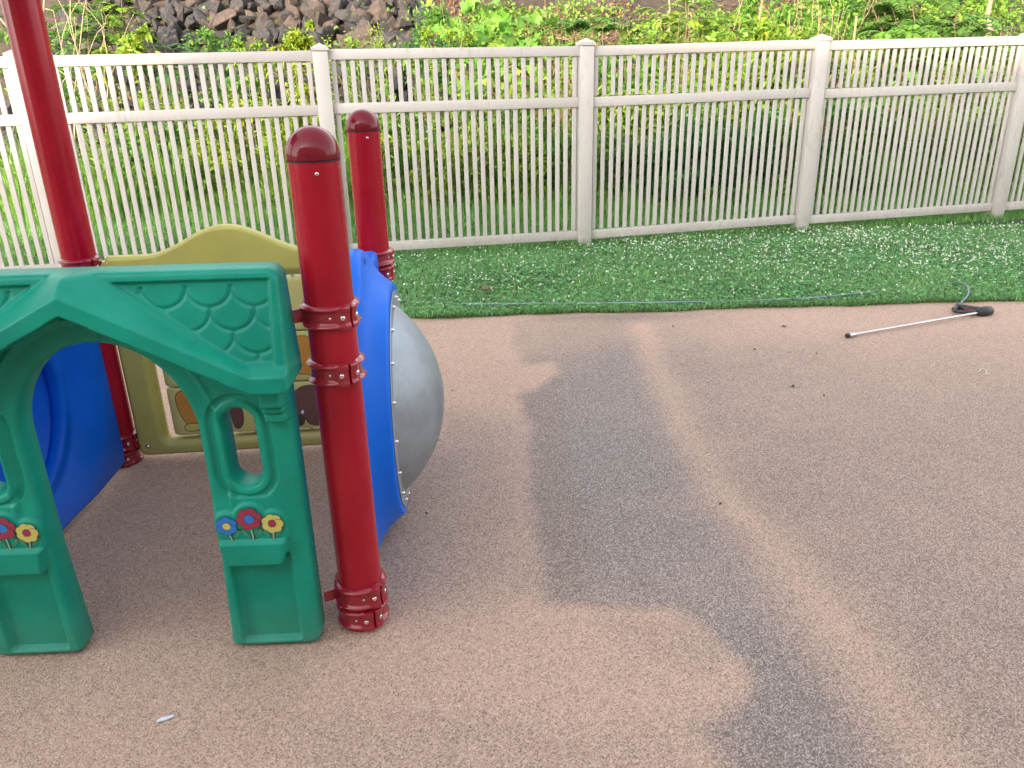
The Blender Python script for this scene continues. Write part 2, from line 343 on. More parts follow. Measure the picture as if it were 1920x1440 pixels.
    dirt += 0.10
    # blotchy modulation
    dirt += (fbm(X*1.6, Y*1.6, 4, 41)-0.46)*0.38*(0.35+0.65*un)+(fbm(X*6, Y*6, 3, 44)-0.44)*0.22*(0.3+0.7*un)
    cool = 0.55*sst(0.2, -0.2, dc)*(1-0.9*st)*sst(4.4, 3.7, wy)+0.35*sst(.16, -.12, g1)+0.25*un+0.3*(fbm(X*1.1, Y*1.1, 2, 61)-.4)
    # small dark spots
    for (px, py, r) in [(1350, 945, .012), (1480, 660, .02), (1470, 612, .03), (1415, 655, .014), (1545, 742, .012), (1488, 725, .03), (1440, 750, .02), (1630, 800, .012), (912, 1000, .01)]:
        c = gp(px, py); q = ((X-c[0])/r)**2+((Y-c[1])/(r*.6))**2; dirt += 0.7*np.exp(-q*1.5)
    ny, nx = X.shape; I = np.arange(ny*nx).reshape(ny, nx)
    F = np.stack([I[:-1, :-1], I[:-1, 1:], I[1:, 1:], I[1:, :-1]], -1).reshape(-1, 4)
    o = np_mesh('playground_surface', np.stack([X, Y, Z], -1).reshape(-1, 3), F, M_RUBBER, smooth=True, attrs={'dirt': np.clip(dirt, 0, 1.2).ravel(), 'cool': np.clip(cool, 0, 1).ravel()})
    tag(o, 'pinkish tan poured rubber surface with grey unwashed patches', 'ground', kind='structure')
build_rubber()

def soil_mat(name, c1, c2, sc=6):
    m, nt, b = newmat(name); tc = N(nt, 'ShaderNodeTexCoord'); n1 = N(nt, 'ShaderNodeTexNoise', Scale=sc, Detail=10.0, Roughness=0.75); L(nt, tc.outputs['Object'], n1.inputs['Vector'])
    r = ramp(nt, [(0.35, c1), (0.65, c2)]); L(nt, n1.outputs['Fac'], r.inputs[0]); L(nt, r.outputs[0], b.inputs['Base Color']); b.inputs['Roughness'].default_value = 0.95
    bump(nt, b, n1.outputs['Fac'], 0.8, 0.05); return m
M_TURF = soil_mat('turf_soil', (0.02, 0.045, 0.012), (0.045, 0.09, 0.025), 14)
M_HILL = soil_mat('hill_soil', (0.022, 0.016, 0.012), (0.075, 0.05, 0.034), 5)
def sheet(name, xs, rows, mat, label, cat):
    X, T = np.meshgrid(xs, rows); 
    Y = np.where(T <= 0, edgeY(X)+T*0, T)
    Z = terrain(X, Y); Z = np.where(T <= 0, -0.02, Z)
    ny, nx = X.shape; I = np.arange(ny*nx).reshape(ny, nx); F = np.stack([I[:-1, :-1], I[:-1, 1:], I[1:, 1:], I[1:, :-1]], -1).reshape(-1, 4)
    return tag(np_mesh(name, np.stack([X, Y, Z], -1).reshape(-1, 3), F, mat, smooth=True), label, cat, kind='structure')
sheet('lawn', np.arange(-14, 14.01, 0.1), np.concatenate([[0, ], np.arange(5.3, 9.31, 0.1)]), M_TURF, 'green lawn either side of the picket fence', 'lawn')
sheet('hillside', np.arange(-16, 16.01, 0.16), np.concatenate([np.arange(9.3, 22, 0.16), [24, 30, 45]]), M_HILL, 'rocky overgrown slope rising behind the fence', 'hill')
g = MB(); g.add([(-250, -250, -0.05), (250, -250, -0.05), (250, 250, -0.05), (-250, 250, -0.05)], [(0, 1, 2, 3)])
tag(g.build('ground', soil_mat('far_soil', (0.05, 0.07, 0.03), (0.12, 0.11, 0.07), 1.0)), 'grassy ground around the playground', 'ground', kind='structure')

# ------------------------------------------------------------------ vegetation primitives
class Veg:
    def __init__(s): s.V = []; s.F = []; s.C = []; s.n = 0
    def add(s, V, F, C):
        s.V.append(V); s.F.append(F+s.n); s.C.append(C); s.n += len(V)
    def build(s, name, mat, parent=None):
        if not s.n: return None
        V = np.concatenate(s.V); o = np_mesh(name, V, np.concatenate(s.F), mat, parent, col=np.concatenate(s.C)); return o
def unit(v): return v/np.maximum(np.linalg.norm(v, axis=-1, keepdims=True), 1e-9)
def leaves(veg, P, D, Lg, W, C, fold=0.25, up=None, droop=0.2):
    """n folded leaves: P base, D direction (unit), length, width, colour (n,3). 6 verts, 4 triangles"""
    n = len(P); Lg = np.broadcast_to(Lg, (n,))[:, None]; W = np.broadcast_to(W, (n,))[:, None]
    if up is None: up = unit(RS.normal(0, 0.45, (n, 3))+[0, -0.25, 1.0])
    S = unit(np.cross(D, up)); U = np.cross(S, D)
    tip = P+D*Lg-np.array([0, 0, 1])*Lg*droop
    a = P+D*Lg*0.32; b = P+D*Lg*0.68-np.array([0, 0, 1])*Lg*droop*0.4
    V = np.stack([P, a+S*W*0.5+U*W*fold, b+S*W*0.38+U*W*fold*.8, tip, b-S*W*0.38+U*W*fold*.8, a-S*W*0.5+U*W*fold], 1).reshape(-1, 3)
    base = (np.arange(n)*6)[:, None, None]
    F = (base+np.array([[0, 1, 2], [0, 2, 3], [0, 3, 4], [0, 4, 5]])[None]).reshape(-1, 3)
    veg.add(V, F, np.repeat(C, 6, 0))
def colvar(base, n, v=0.22, yl=0.0):
    c = np.array(base)[None]*np.exp(RS.normal(0, v, (n, 1)))
    c = c*np.exp(RS.normal(0, 0.07, (n, 3)))
    if yl: k = (RS.rand(n, 1) < yl); c = np.where(k, c*np.array([[1.5, 1.12, 0.7]]), c)
    return np.clip(c, 0, 0.9)
def blades(veg, P, H, W, lean, C, az=None, seg=3):
    n = len(P); H = np.broadcast_to(H, (n,)); W = np.broadcast_to(W, (n,)); az = RS.rand(n)*6.283 if az is None else az
    d = np.stack([np.cos(az), np.sin(az), 0*az], 1); s = np.stack([-np.sin(az), np.cos(az), 0*az], 1); tw = RS.normal(0, .6, n); s = unit(s+d*tw[:, None])
    lean = np.broadcast_to(lean, (n,)); vs = []
    for i in range(seg+1):
        t = i/seg; c = P+d*(lean*H*t*t)[:, None]+np.array([0, 0, 1])*(H*t*(1-0.35*lean*t))[:, None]
        w = (W*(1-t**1.6)*0.5)[:, None]
        if i == seg: vs.append(c)
        else: vs += [c-s*w, c+s*w]
    k = 2*seg+1; V = np.stack(vs, 1).reshape(-1, 3); f = []
    for i in range(seg-1): f += [[2*i, 2*i+1, 2*i+3], [2*i, 2*i+3, 2*i+2]]
    f.append([2*seg-2, 2*seg-1, 2*seg])
    F = ((np.arange(n)*k)[:, None, None]+np.array(f)[None]).reshape(-1, 3)
    veg.add(V, F, np.repeat(C, k, 0))
def twig(veg, pts, r0, r1, col, n=5):
    pts = np.asarray(pts, float); N_ = len(pts); T = unit(np.gradient(pts, axis=0)); a = np.cross(T, [0.13, 0.97, 0.2]); a = unit(a); b = np.cross(T, a)
    rr = np.linspace(r0, r1, N_)[:, None]; V = []
    for k in range(n):
        an = 6.2832*k/n; V.append(pts+(a*math.cos(an)+b*math.sin(an))*rr)
    V = np.stack(V, 1).reshape(-1, 3); f = []
    for i in range(N_-1):
        for k in range(n):
            q = i*n+k; w_ = i*n+(k+1) % n; f += [[q, w_, w_+n], [q, w_+n, q+n]]
    veg.add(V, np.array(f), np.tile(np.array(col)[None], (len(V), 1))*np.exp(RS.normal(0, .06, (len(V), 1))))
def wiggle(a, b, n=6, amp=0.05, sag=0.0):
    a = np.asarray(a, float); b = np.asarray(b, float); t = np.linspace(0, 1, n)[:, None]; L_ = np.linalg.norm(b-a)
    off = np.cumsum(RS.normal(0, amp*L_/n**.5, (n, 3)), 0); off -= t*off[-1:]
    p = a*(1-t)+b*t+off*np.sin(t*math.pi)**.5; p[:, 2] += sag*np.sin(t[:, 0]*math.pi)*L_; return p
BARKC = (0.20, 0.14, 0.09); GREENSTEM = (0.10, 0.16, 0.04)
def rnd_dir(n, upb=0.2): return unit(RS.normal(0, 1, (n, 3))+[0, -0.15, upb])

# plants: each returns (foliage Veg, stem Veg) in local coordinates, base at origin
def p_bush(h, w_, nl, ls, base, yl=0.05, clumps=9):
    f = Veg(); s = Veg(); cs = []
    for i in range(clumps):
        an = RS.rand()*6.283; rr = RS.rand()**.6*w_*0.5; z = max(.12*h, h-.16*w_-(h*.75)*RS.rand()**2.3-.22*w_*(rr/(w_*.5))**2)
        c = np.array([rr*math.cos(an), rr*math.sin(an)*.7, z]); cs.append(c)
        p = wiggle((0, 0, 0), c, 6, .12, .05); twig(s, p, .008, .003, GREENSTEM if RS.rand() < .5 else BARKC)
        n = int(nl*1.7)//clumps; k = RS.randint(1, 6, n); q = p[np.minimum(k, 5)]
        R0 = 0.22*w_*(.6+.7*RS.rand())
        P = np.where(RS.rand(n, 1) < .75, c+unit(RS.normal(0, 1, (n, 3)))*(R0*RS.rand(n, 1)**.5)*[1, .8, .8], q+RS.normal(0, .05*w_, (n, 3)))
        P[:, 2] = np.maximum(P[:, 2], 0.02)
        leaves(f, P, rnd_dir(n, .15), ls*(.8+.9*RS.rand(n)), ls*.62*(.7+.6*RS.rand(n)), colvar(np.array(base)*(0.8+.4*RS.rand()), n, .2, yl))
    return f, s
def frond(f, s, p, npair, ll, lw, base):
    twig(s, p, .004, .0015, GREENSTEM, 4); M = len(p); t = np.linspace(.12, 1, npair); idx = t*(M-1); i0 = np.minimum(idx.astype(int), M-2); fr = (idx-i0)[:, None]
    P = p[i0]*(1-fr)+p[i0+1]*fr; T = unit(p[i0+1]-p[i0]); S = unit(np.cross(T, [0, 0, 1])+1e-6)
    sz = ll*np.sin(math.pi*(0.18+0.72*t))**.6
    for sg in (1, -1):
        D = unit(S*sg+T*.35+np.array([0, 0, -.12])+RS.normal(0, .06, P.shape)); up = unit(np.cross(T, S)*np.sign(np.cross(T, S)[:, 2:3]+1e-9)+RS.normal(0, .15, P.shape))
        leaves(f, P, D, sz, lw*sz/ll, colvar(base, len(P), .12), .12, up, .12)
def p_pinnate(h, nfr, fl, npair, ll, lw, base, spread=1.0):
    f = Veg(); s = Veg(); nfr = int(nfr*2.2); ns = max(1, nfr//10)
    for k in range(ns):
        top = np.array([RS.normal(0, .18*spread), RS.normal(0, .12), h-fl*.25-.3*RS.rand()*min(h, .8)]); st = wiggle((0, 0, 0), top, 7, .08); twig(s, st, .012, .005, BARKC)
        for i in range(nfr//ns):
            a = RS.rand()*6.283; q = st[RS.randint(4, 7)]*1.0; L_ = fl*(.6+.6*RS.rand())
            dr = np.array([math.cos(a), math.sin(a)*.8, .35+.4*RS.rand()]); t = np.linspace(0, 1, 9)[:, None]
            p = q+dr*L_*t*.85+np.array([0, 0, -1])*L_*.55*t*t; frond(f, s, p, npair, ll*(.8+.4*RS.rand()), lw, np.array(base)*(.75+.5*RS.rand()))
    return f, s
MAP = np.array([[0, 0], [.28, -.04], [.5, .22], [.30, .30], [.46, .62], [.17, .56], [0, 1.0], [-.17, .56], [-.46, .62], [-.30, .30], [-.5, .22], [-.28, -.04]])
def p_maple(h, w_, nl, ls, base):
    f = Veg(); s = Veg()
    for b_ in range(6):
        c = np.array([RS.uniform(-.5, .5)*w_, RS.uniform(-.25, .25)*w_, h-.08-h*.6*RS.rand()**1.8]); p = wiggle((0, 0, 0), c, 7, .1); twig(s, p, .009, .003, BARKC)
        n = nl//6; P = p[RS.randint(3, 7, n)]+RS.normal(0, .09, (n, 3)); D = unit(RS.normal(0, .7, (n, 3))+[0, -.6, -.1]); up = unit(RS.normal(0, .4, (n, 3))+[0, -.55, .8]); S = unit(np.cross(D, up)); U = np.cross(S, D)
        z = (ls*(.6+.7*RS.rand(n)))[:, None, None]
        V = P[:, None]+z*(S[:, None]*MAP[None, :, :1]+D[:, None]*MAP[None, :, 1:]+U[:, None]*(np.abs(MAP[None, :, :1])*.25)-np.array([0, 0, 1])*(MAP[None, :, 1:]**2)*.18)
        c0 = P[:, None]+z*D[:, None]*.33; V = np.concatenate([c0, V], 1); k = 13
        F = ((np.arange(n)*k)[:, None, None]+np.array([[0, i, i % 12+1] for i in range(1, 13)])[None]).reshape(-1, 3)
        f.add(V.reshape(-1, 3), F, np.repeat(colvar(base, n, .2, .1), k, 0))
    return f, s
def p_stalk(h, nst, base, ll=.12, lw=.014, tip=True, spread=.25):
    f = Veg(); s = Veg()
    for k in range(nst):
        b0 = np.array([RS.normal(0, spread*.4), RS.normal(0, spread*.3), 0]); top = b0+np.array([RS.normal(0, .07), RS.normal(0, .05), h*(.88+.12*RS.rand())])
        p = wiggle(b0, top, 9, .02); twig(s, p, .005, .002, tuple(np.array(base)*.9), 4)
        n = int(30*h); t = RS.uniform(.05, 1, n); idx = t*8; i0 = np.minimum(idx.astype(int), 7); fr = (idx-i0)[:, None]; P = p[i0]*(1-fr)+p[i0+1]*fr
        a = RS.rand(n)*6.283; D = unit(np.stack([np.cos(a), np.sin(a), .55+.5*RS.rand(n)], 1)); leaves(f, P, D, ll*(1.1-.6*t), lw, colvar(base, n, .15, .05), .1, None, .25)
        if tip:
            n = 40; P = top+RS.normal(0, 1, (n, 3))*[.03, .03, .05]; leaves(f, P, rnd_dir(n, .8), .03, .01, colvar(np.array(base)*[1.5, 1.25, .9], n, .2))
    return f, s
def p_tuft(h, n, base, spread=.12, w_=.009):
    f = Veg(); P = np.stack([RS.normal(0, spread, n), RS.normal(0, spread, n), 0*np.zeros(n)], 1)
    blades(f, P, h*(.4+.7*RS.rand(n)), w_*(.7+.6*RS.rand(n)), .15+.5*RS.rand(n), colvar(base, n, .18, .08), None, 4); return f, None
def p_dead(h, w_, n, col):
    s = Veg()
    for i in range(n):
        a = np.array([RS.uniform(-.5, .5)*w_, RS.uniform(-.2, .2), RS.uniform(0, .4)*h]); dr = unit(RS.normal(0, 1, 3)*[1, .5, .7]+[0, 0, .5]); b = a+dr*w_*RS.uniform(.3, .8); b[2] = abs(b[2])
        p = wiggle(a, b, 9, .16, .12); twig(s, p, .006*RS.uniform(.6, 1.4), .002, np.array(col)*RS.uniform(.6, 1.5), 4)
        for j in range(3): q = p[RS.randint(2, 8)]; twig(s, wiggle(q, q+RS.normal(0, .14, 3), 5, .15), .003, .0012, np.array(col)*RS.uniform(.7, 1.4), 3)
    return None, s
def branchy(s, a, b, r, depth, col, amp=.08):
    p = wiggle(a, b, 8, amp); twig(s, p, r, r*.35, col, 7)
    if depth:
        for j in range(3):
            q = p[RS.randint(3, 8)]; L_ = np.linalg.norm(np.subtract(b, a))*RS.uniform(.4, .65); d = unit(unit(np.subtract(b, a))+RS.normal(0, .6, 3)*[1, .5, .8]); branchy(s, q, q+d*L_, r*.5, depth-1, col, amp)
    return p

def plant(name, cat, label, px, Y, fs, group=None, py=60, dz=0.0):
    x = atY(px, py, Y)[0]; z = float(terrain(x, Y))-0.02+dz; f, s = fs
    root = empty(name, (x, Y, z)); tag(root, label, cat, group)
    if f: o = f.build('foliage', M_LEAF, root)
    if s and s.n: s.build('stem', M_BARK, root)
    return root
LG = (0.16, 0.27, 0.028); MG = (0.10, 0.22, 0.036); DG = (0.06, 0.18, 0.04); YG = (0.20, 0.30, 0.03); BG_ = (0.115, 0.26, 0.032)

# ---- plants that stand out, left to right; heights chosen so tops reach the photo's rows
def toph(px, py_top, Y):
    x, _, z = atY(px, py_top, Y); return max(0.25, z-float(terrain(x, Y)))
def fit_top(fs, h):
    zz = [np.percentile(np.concatenate(q.V)[:, 2], 99.6) for q in fs if q and q.n]
    k = h/max(zz)
    for q in fs:
        if q:
            for v in q.V: v[:, 2] *= k
    return fs
def put(name, cat, label, px, py_top, Y, fn, *a, **k):
    h = toph(px, py_top, Y); return plant(name, cat, label, px, Y, fit_top(fn(h, *a), h), k.get('group'), py_top)
put('shrub', 'shrub', 'bright green leafy shrub at the far left behind the leftmost fence post', 12, 15, 10.0, p_bush, .7, 700, .055, BG_)
put('locust_sapling', 'sapling', 'feathery green sapling beside the tall maroon pole, topmost left', 120, -30, 11.2, p_pinnate, 26, .55, 13, .075, .03, MG)
put('locust_sapling', 'sapling', 'feathery light green sapling leaning over the dark rocks, upper left', 205, -25, 11.4, p_pinnate, 28, .5, 12, .08, .035, LG)
put('shrub', 'shrub', 'low fine leaved dark green shrub beside the tall pole just above the fence', 135, 78, 9.6, p_bush, .9, 900, .04, MG)
put('yellow_green_sapling', 'sapling', 'small yellow green sapling with drooping leaves in front of the dark rocks', 246, 47, 9.4, p_bush, .38, 260, .085, YG, .0, 7)
put('yellow_green_sapling', 'sapling', 'tiniest yellow green sapling just above the fence rail, left', 200, 82, 9.4, p_bush, .3, 130, .08, YG, .0, 5)
put('ferny_shrub', 'shrub', 'dark ferny shrub spreading over the rocks above the first long fence bay', 335, 78, 9.7, p_pinnate, 30, .4, 12, .06, .022, DG, 2.4)
put('shrub', 'shrub', 'sprawling mid green shrub on the rocks with a pale arching branch', 400, 48, 10.2, p_bush, .65, 420, .05, MG)
put('shrub', 'shrub', 'small dark green shrub low on the rocks left of the yellow green bush', 430, 88, 9.6, p_bush, .45, 260, .05, MG)
put('shrub', 'shrub', 'arching light green shrub left of the yellow green bush', 465, 68, 9.4, p_bush, .4, 330, .045, LG, .1)
put('yellow_green_bush', 'bush', 'full yellow green bush behind the fence left of the second post', 540, 52, 9.3, p_bush, .62, 1300, .045, YG, .25, 14)
put('yellow_green_bush', 'bush', 'sprig of pale leaves sticking up above the yellow green bush', 576, 33, 9.35, p_bush, .14, 90, .045, YG, .1, 4)
put('tall_weed', 'weed', 'tall pale weed with spiky top just right of the second fence post', 636, 50, 8.9, p_stalk, 4, LG, .14, .016)
put('tall_weed', 'weed', 'tallest pale weed with narrow leaves in front of the rocks', 730, 36, 8.9, p_stalk, 4, LG, .14, .016)
put('tall_weed', 'weed', 'shorter pale weed right of the tallest one', 772, 78, 8.9, p_stalk, 3, LG, .12, .016)
put('creeper', 'plant', 'low green creeper on the rocks between the spiky weeds', 690, 62, 10.3, p_bush, .8, 330, .05, MG)
put('creeper', 'plant', 'small dark creeper on the rocks right of the tallest weed', 790, 52, 10.4, p_bush, .6, 260, .05, DG)
put('shrub', 'shrub', 'dark green leafy shrub left of the big lobed leaves', 815, 5, 11.2, p_bush, .8, 600, .06, MG)
put('shrub', 'shrub', 'yellowish loose shrub below the big lobed leaves', 835, 45, 10.2, p_bush, .6, 500, .04, LG, .3)
put('lobed_leaf_sapling', 'sapling', 'light green sapling with big lobed leaves, upper one left of the dead brush', 880, -25, 10.6, p_maple, .75, 130, .17, BG_)
put('lobed_leaf_sapling', 'sapling', 'sapling with big lobed leaves directly left of the brown dead brush', 960, 5, 10.3, p_maple, .55, 110, .18, BG_)
put('lobed_leaf_sapling', 'sapling', 'low sapling with big lobed leaves just above the fence rail', 930, 62, 9.5, p_maple, .5, 90, .12, LG)
put('lobed_leaf_sapling', 'sapling', 'small sapling with lobed leaves on the rocks, left of the other lobed ones', 850, 45, 9.9, p_maple, .3, 40, .13, BG_)
for i, (px, pt, Y, w_, n, lb) in enumerate([(1020, -20, 11.0, 1.0, 70, 'brown tangle of dead twigs right of the lobed leaves'), (1045, 35, 10.0, .9, 60, 'dead brown brush just above the fence left of the third post'), (1120, -30, 11.6, 1.0, 50, 'thin grey dead brush high on the slope above the third post')]):
    put('dead_brush', 'brush', lb, px, pt, Y, p_dead, w_, n, (.20, .13, .075))
put('sumac', 'shrub', 'green sumac with long divided leaves directly behind the third post', 1085, 25, 10.2, p_pinnate, 20, .5, 10, .11, .04, MG, 1.4)
put('sumac', 'shrub', 'small bright sumac sapling right of the third post', 1145, 40, 9.8, p_pinnate, 12, .3, 8, .10, .04, BG_)
put('shrub', 'shrub', 'low bright shrub peeping over the rail at the third post', 1060, 76, 9.0, p_bush, .7, 350, .045, LG, .1)
put('shrub', 'shrub', 'low mixed green shrub above the rail between the third post and the bright fern leaves', 1190, 62, 9.3, p_bush, .8, 700, .05, BG_, .15)
put('bright_locust', 'sapling', 'brightest lime green feathery sapling above the middle of the third bay', 1275, 8, 9.6, p_pinnate, 60, .42, 14, .06, .024, YG, 1.8)
put('bright_locust', 'sapling', 'lime green feathery sapling rising out of the frame right of the brightest one', 1330, -30, 10.2, p_pinnate, 30, .4, 12, .06, .024, LG, 1.5)
put('shrub', 'shrub', 'broad bright leafy vine mass above the rail left of the fourth post', 1400, 38, 9.3, p_bush, 1.1, 1500, .07, LG, .05, 16)
put('shrub', 'shrub', 'leafy bush above the diagonal stick, top edge', 1420, -30, 10.8, p_bush, 1.0, 700, .07, BG_, .05)
put('shrub', 'shrub', 'loose bright leaves just left of the fourth post', 1490, 55, 9.0, p_bush, .5, 330, .06, LG, .05)
put('shrub', 'shrub', 'hanging green leaves above the grey stones right of the fourth post', 1570, -25, 10.8, p_bush, .9, 260, .08, BG_)
put('shrub', 'shrub', 'low reddish and yellow green shrub right of the cut stump', 1640, 68, 9.3, p_bush, .5, 360, .045, LG, .35)
for i, (px, pt, Y, n, lb) in enumerate([(1700, -25, 10.4, 44, 'dark green sumac with long divided leaves, left one of the large group'), (1770, -15, 10.0, 44, 'dark green sumac in the middle of the large group'), (1820, 30, 9.6, 30, 'sumac at the right end of the large group, above the fence'), (1690, 45, 9.5, 26, 'lowest sumac of the large group, left above the rail')]):
    put('sumac', 'shrub', lb, px, pt, Y, p_pinnate, n, .55, 12, .10, .032, MG if i < 3 else BG_, 1.8)
put('cedar_shrub', 'shrub', 'dull grey green feathery shrub at the upper right corner', 1900, 28, 10.0, p_pinnate, 60, .3, 14, .035, .012, (.07, .10, .045), 2.2)
put('cedar_shrub', 'shrub', 'grey green shrub around the tree trunk at the right', 1870, 40, 10.8, p_pinnate, 44, .35, 14, .04, .014, (.06, .09, .04), 2.0)

# behind the pickets
pk = [(20, 170, 8.6, 'tuft', .95), (60, 190, 8.4, 'tuft', .9), (150, 170, 8.5, 'stalk', 1), (178, 250, 8.2, 'tuft', .6), (235, 190, 8.6, 'bush', .6), (262, 170, 8.7, 'stalk', 1), (300, 200, 8.5, 'tuft', 1), (345, 205, 8.7, 'bush', .6), (370, 180, 8.6, 'stalk', 1), (410, 215, 8.6, 'yb', .6), (455, 165, 8.9, 'yb', .7), (480, 190, 8.5, 'stalk', 1), (520, 170, 8.8, 'yb', .7), (560, 190, 8.5, 'stalk', 1), (575, 250, 8.3, 'tuft', .7), (640, 175, 8.6, 'tuft', .9), (690, 190, 8.7, 'bush', .6),
      (725, 240, 8.5, 'yb', .5), (765, 190, 8.8, 'bush', .7), (800, 250, 8.4, 'yb', .5), (850, 240, 8.5, 'yb', .5), (895, 230, 8.5, 'yb', .6), (900, 150, 9.1, 'bush', .7), (950, 240, 8.6, 'yb', .5), (985, 160, 9.0, 'bush', .7), (1010, 230, 8.5, 'yb', .5), (1050, 240, 8.5, 'bush', .6), (1135, 140, 9.0, 'lb', .8), (1190, 150, 9.0, 'lb', .8), (1240, 160, 9.0, 'lb', .7), (1150, 230, 8.5, 'bush', .7),
      (1220, 235, 8.4, 'dk', .8), (1275, 215, 8.5, 'dk', .8), (1330, 200, 8.6, 'dk', .9), (1385, 215, 8.6, 'dk', .8), (1430, 190, 8.8, 'dk', .7), (1470, 220, 8.6, 'bush', .6), (1300, 150, 9.1, 'bush', .8), (1360, 150, 9.1, 'lb', .5), (1450, 135, 9.2, 'lb', .5), (1560, 150, 9.1, 'dk', .6), (1620, 160, 9.0, 'bush', .7), (1680, 140, 9.2, 'bush', .7), (1600, 270, 8.5, 'bush', .6), (1710, 230, 8.7, 'stalk', 1), (1740, 210, 8.8, 'stalk', 1), (1790, 180, 9.0, 'cd', .8), (1850, 200, 9.0, 'cd', .8), (1800, 120, 8.9, 'stalk', 1), (1895, 190, 8.9, 'stalk', 1), (1660, 250, 8.6, 'tuft', .5)]
KL = {'tuft': ('grass_clump', 'grass', 'tall grass clump behind the pickets'), 'stalk': ('tall_weed', 'weed', 'narrow leaved weed stalks behind the pickets'), 'bush': ('weed_bush', 'weed', 'mid green leafy weeds behind the pickets'),
      'yb': ('weed_bush', 'weed', 'yellow green leafy weeds behind the pickets'), 'lb': ('weed_bush', 'weed', 'bright light green bush behind the pickets'), 'dk': ('dark_bush', 'bush', 'dark green bush in the shade behind the pickets'), 'cd': ('dull_bush', 'bush', 'dull feathery bush behind the pickets')}
def bay(px):
    for lim, nm in ((105, 'first bay'), (355, 'second bay, left half'), (605, 'second bay, right half'), (850, 'third bay, left half'), (1095, 'third bay, right half'), (1300, 'fourth bay, left half'), (1520, 'fourth bay, right half'), (1710, 'fifth bay, left half')):
        if px < lim: return nm
    return 'fifth bay, right half'
for (px, pt, Y, kd, w_) in pk:
    h = toph(px, pt, Y)
    fs = {'tuft': lambda: p_tuft(h, 160, BG_, .14, .014), 'stalk': lambda: p_stalk(h, 6, LG, .14, .016, True, .35), 'bush': lambda: p_bush(h, w_, 700, .05, MG, .08), 'yb': lambda: p_bush(h, w_, 700, .045, YG, .15), 'lb': lambda: p_bush(h, w_, 800, .05, LG, .1), 'dk': lambda: p_bush(h, w_, 900, .055, DG, .02), 'cd': lambda: p_pinnate(h, 40, .3, 12, .035, .012, (.07, .10, .045), 2)}[kd]()
    nm, cat, lb = KL[kd]; b_ = bay(px); plant(nm, cat, lb+', '+b_+' from the left', px, Y, fs, lb+', '+b_, pt)

# bare branches, trunks, sticks
def woody(name, cat, label, base, tops, r, col, depth=1, Y=9.5):
    b = atY(*base, Y); gz = float(terrain(b[0], Y)); s = Veg(); o = np.array([b[0], Y, gz-.03])
    for (px, py, dY) in tops:
        t = atY(px, py, Y+dY); branchy(s, (0, 0, 0), t-o, r, depth, col)
    root = empty(name, tuple(o)); tag(root, label, cat); s.build('branches', M_BARK, root)
woody('bare_shrub', 'shrub', 'pale bare branching shrub beside the tall maroon pole', (128, 112), [(132, 35, 0), (190, 48, 0), (100, 20, .1), (150, 85, 0)], .011, (.36, .28, .18), 1, 9.2)
woody('bare_tree', 'tree', 'pale crooked trunk at the far left edge above the fence', (14, 110), [(2, -30, 0), (30, 40, 0)], .03, (.36, .27, .17), 1, 9.2)
woody('leaning_trunk', 'tree', 'brown diagonal trunk leaning right above the third bay', (1375, 70), [(1440, -40, .3)], .03, (.32, .19, .10), 0, 10.2)
woody('thin_trunk', 'tree', 'thin pale upright trunk above the lime green sapling', (1258, 90), [(1252, -40, 0)], .018, (.40, .31, .20), 0, 10.0)
woody('thin_trunk', 'tree', 'second thin pale trunk right of the lime green sapling', (1300, 60), [(1303, -40, 0)], .022, (.42, .33, .22), 0, 10.6)
woody('cut_branch', 'branch', 'short bright cut stem leaning beside the fourth post', (1593, 88), [(1606, 30, 0)], .028, (.48, .31, .17), 0, 9.6)
woody('dead_branches', 'brush', 'pale crossing dead branches left of the fourth post', (1500, 95), [(1480, 20, 0), (1540, 10, 0), (1505, 50, 0)], .010, (.36, .26, .17), 1, 9.5)
woody('dead_branches', 'brush', 'thin dead branches over the grey stones right of the fourth post', (1560, 85), [(1575, 15, 0), (1625, 10, .2), (1590, 30, 0)], .006, (.30, .20, .13), 1, 9.7)
woody('tree_trunk', 'tree', 'thick pale tree trunk at the upper right corner', (1862, 70), [(1868, -60, 0)], .055, (.36, .27, .19), 0, 10.6)
woody('dead_branches', 'brush', 'long thin dead stem leaning right over the leafy slope', (1340, 95), [(1395, -10, .2)], .009, (.38, .28, .18), 0, 9.8)

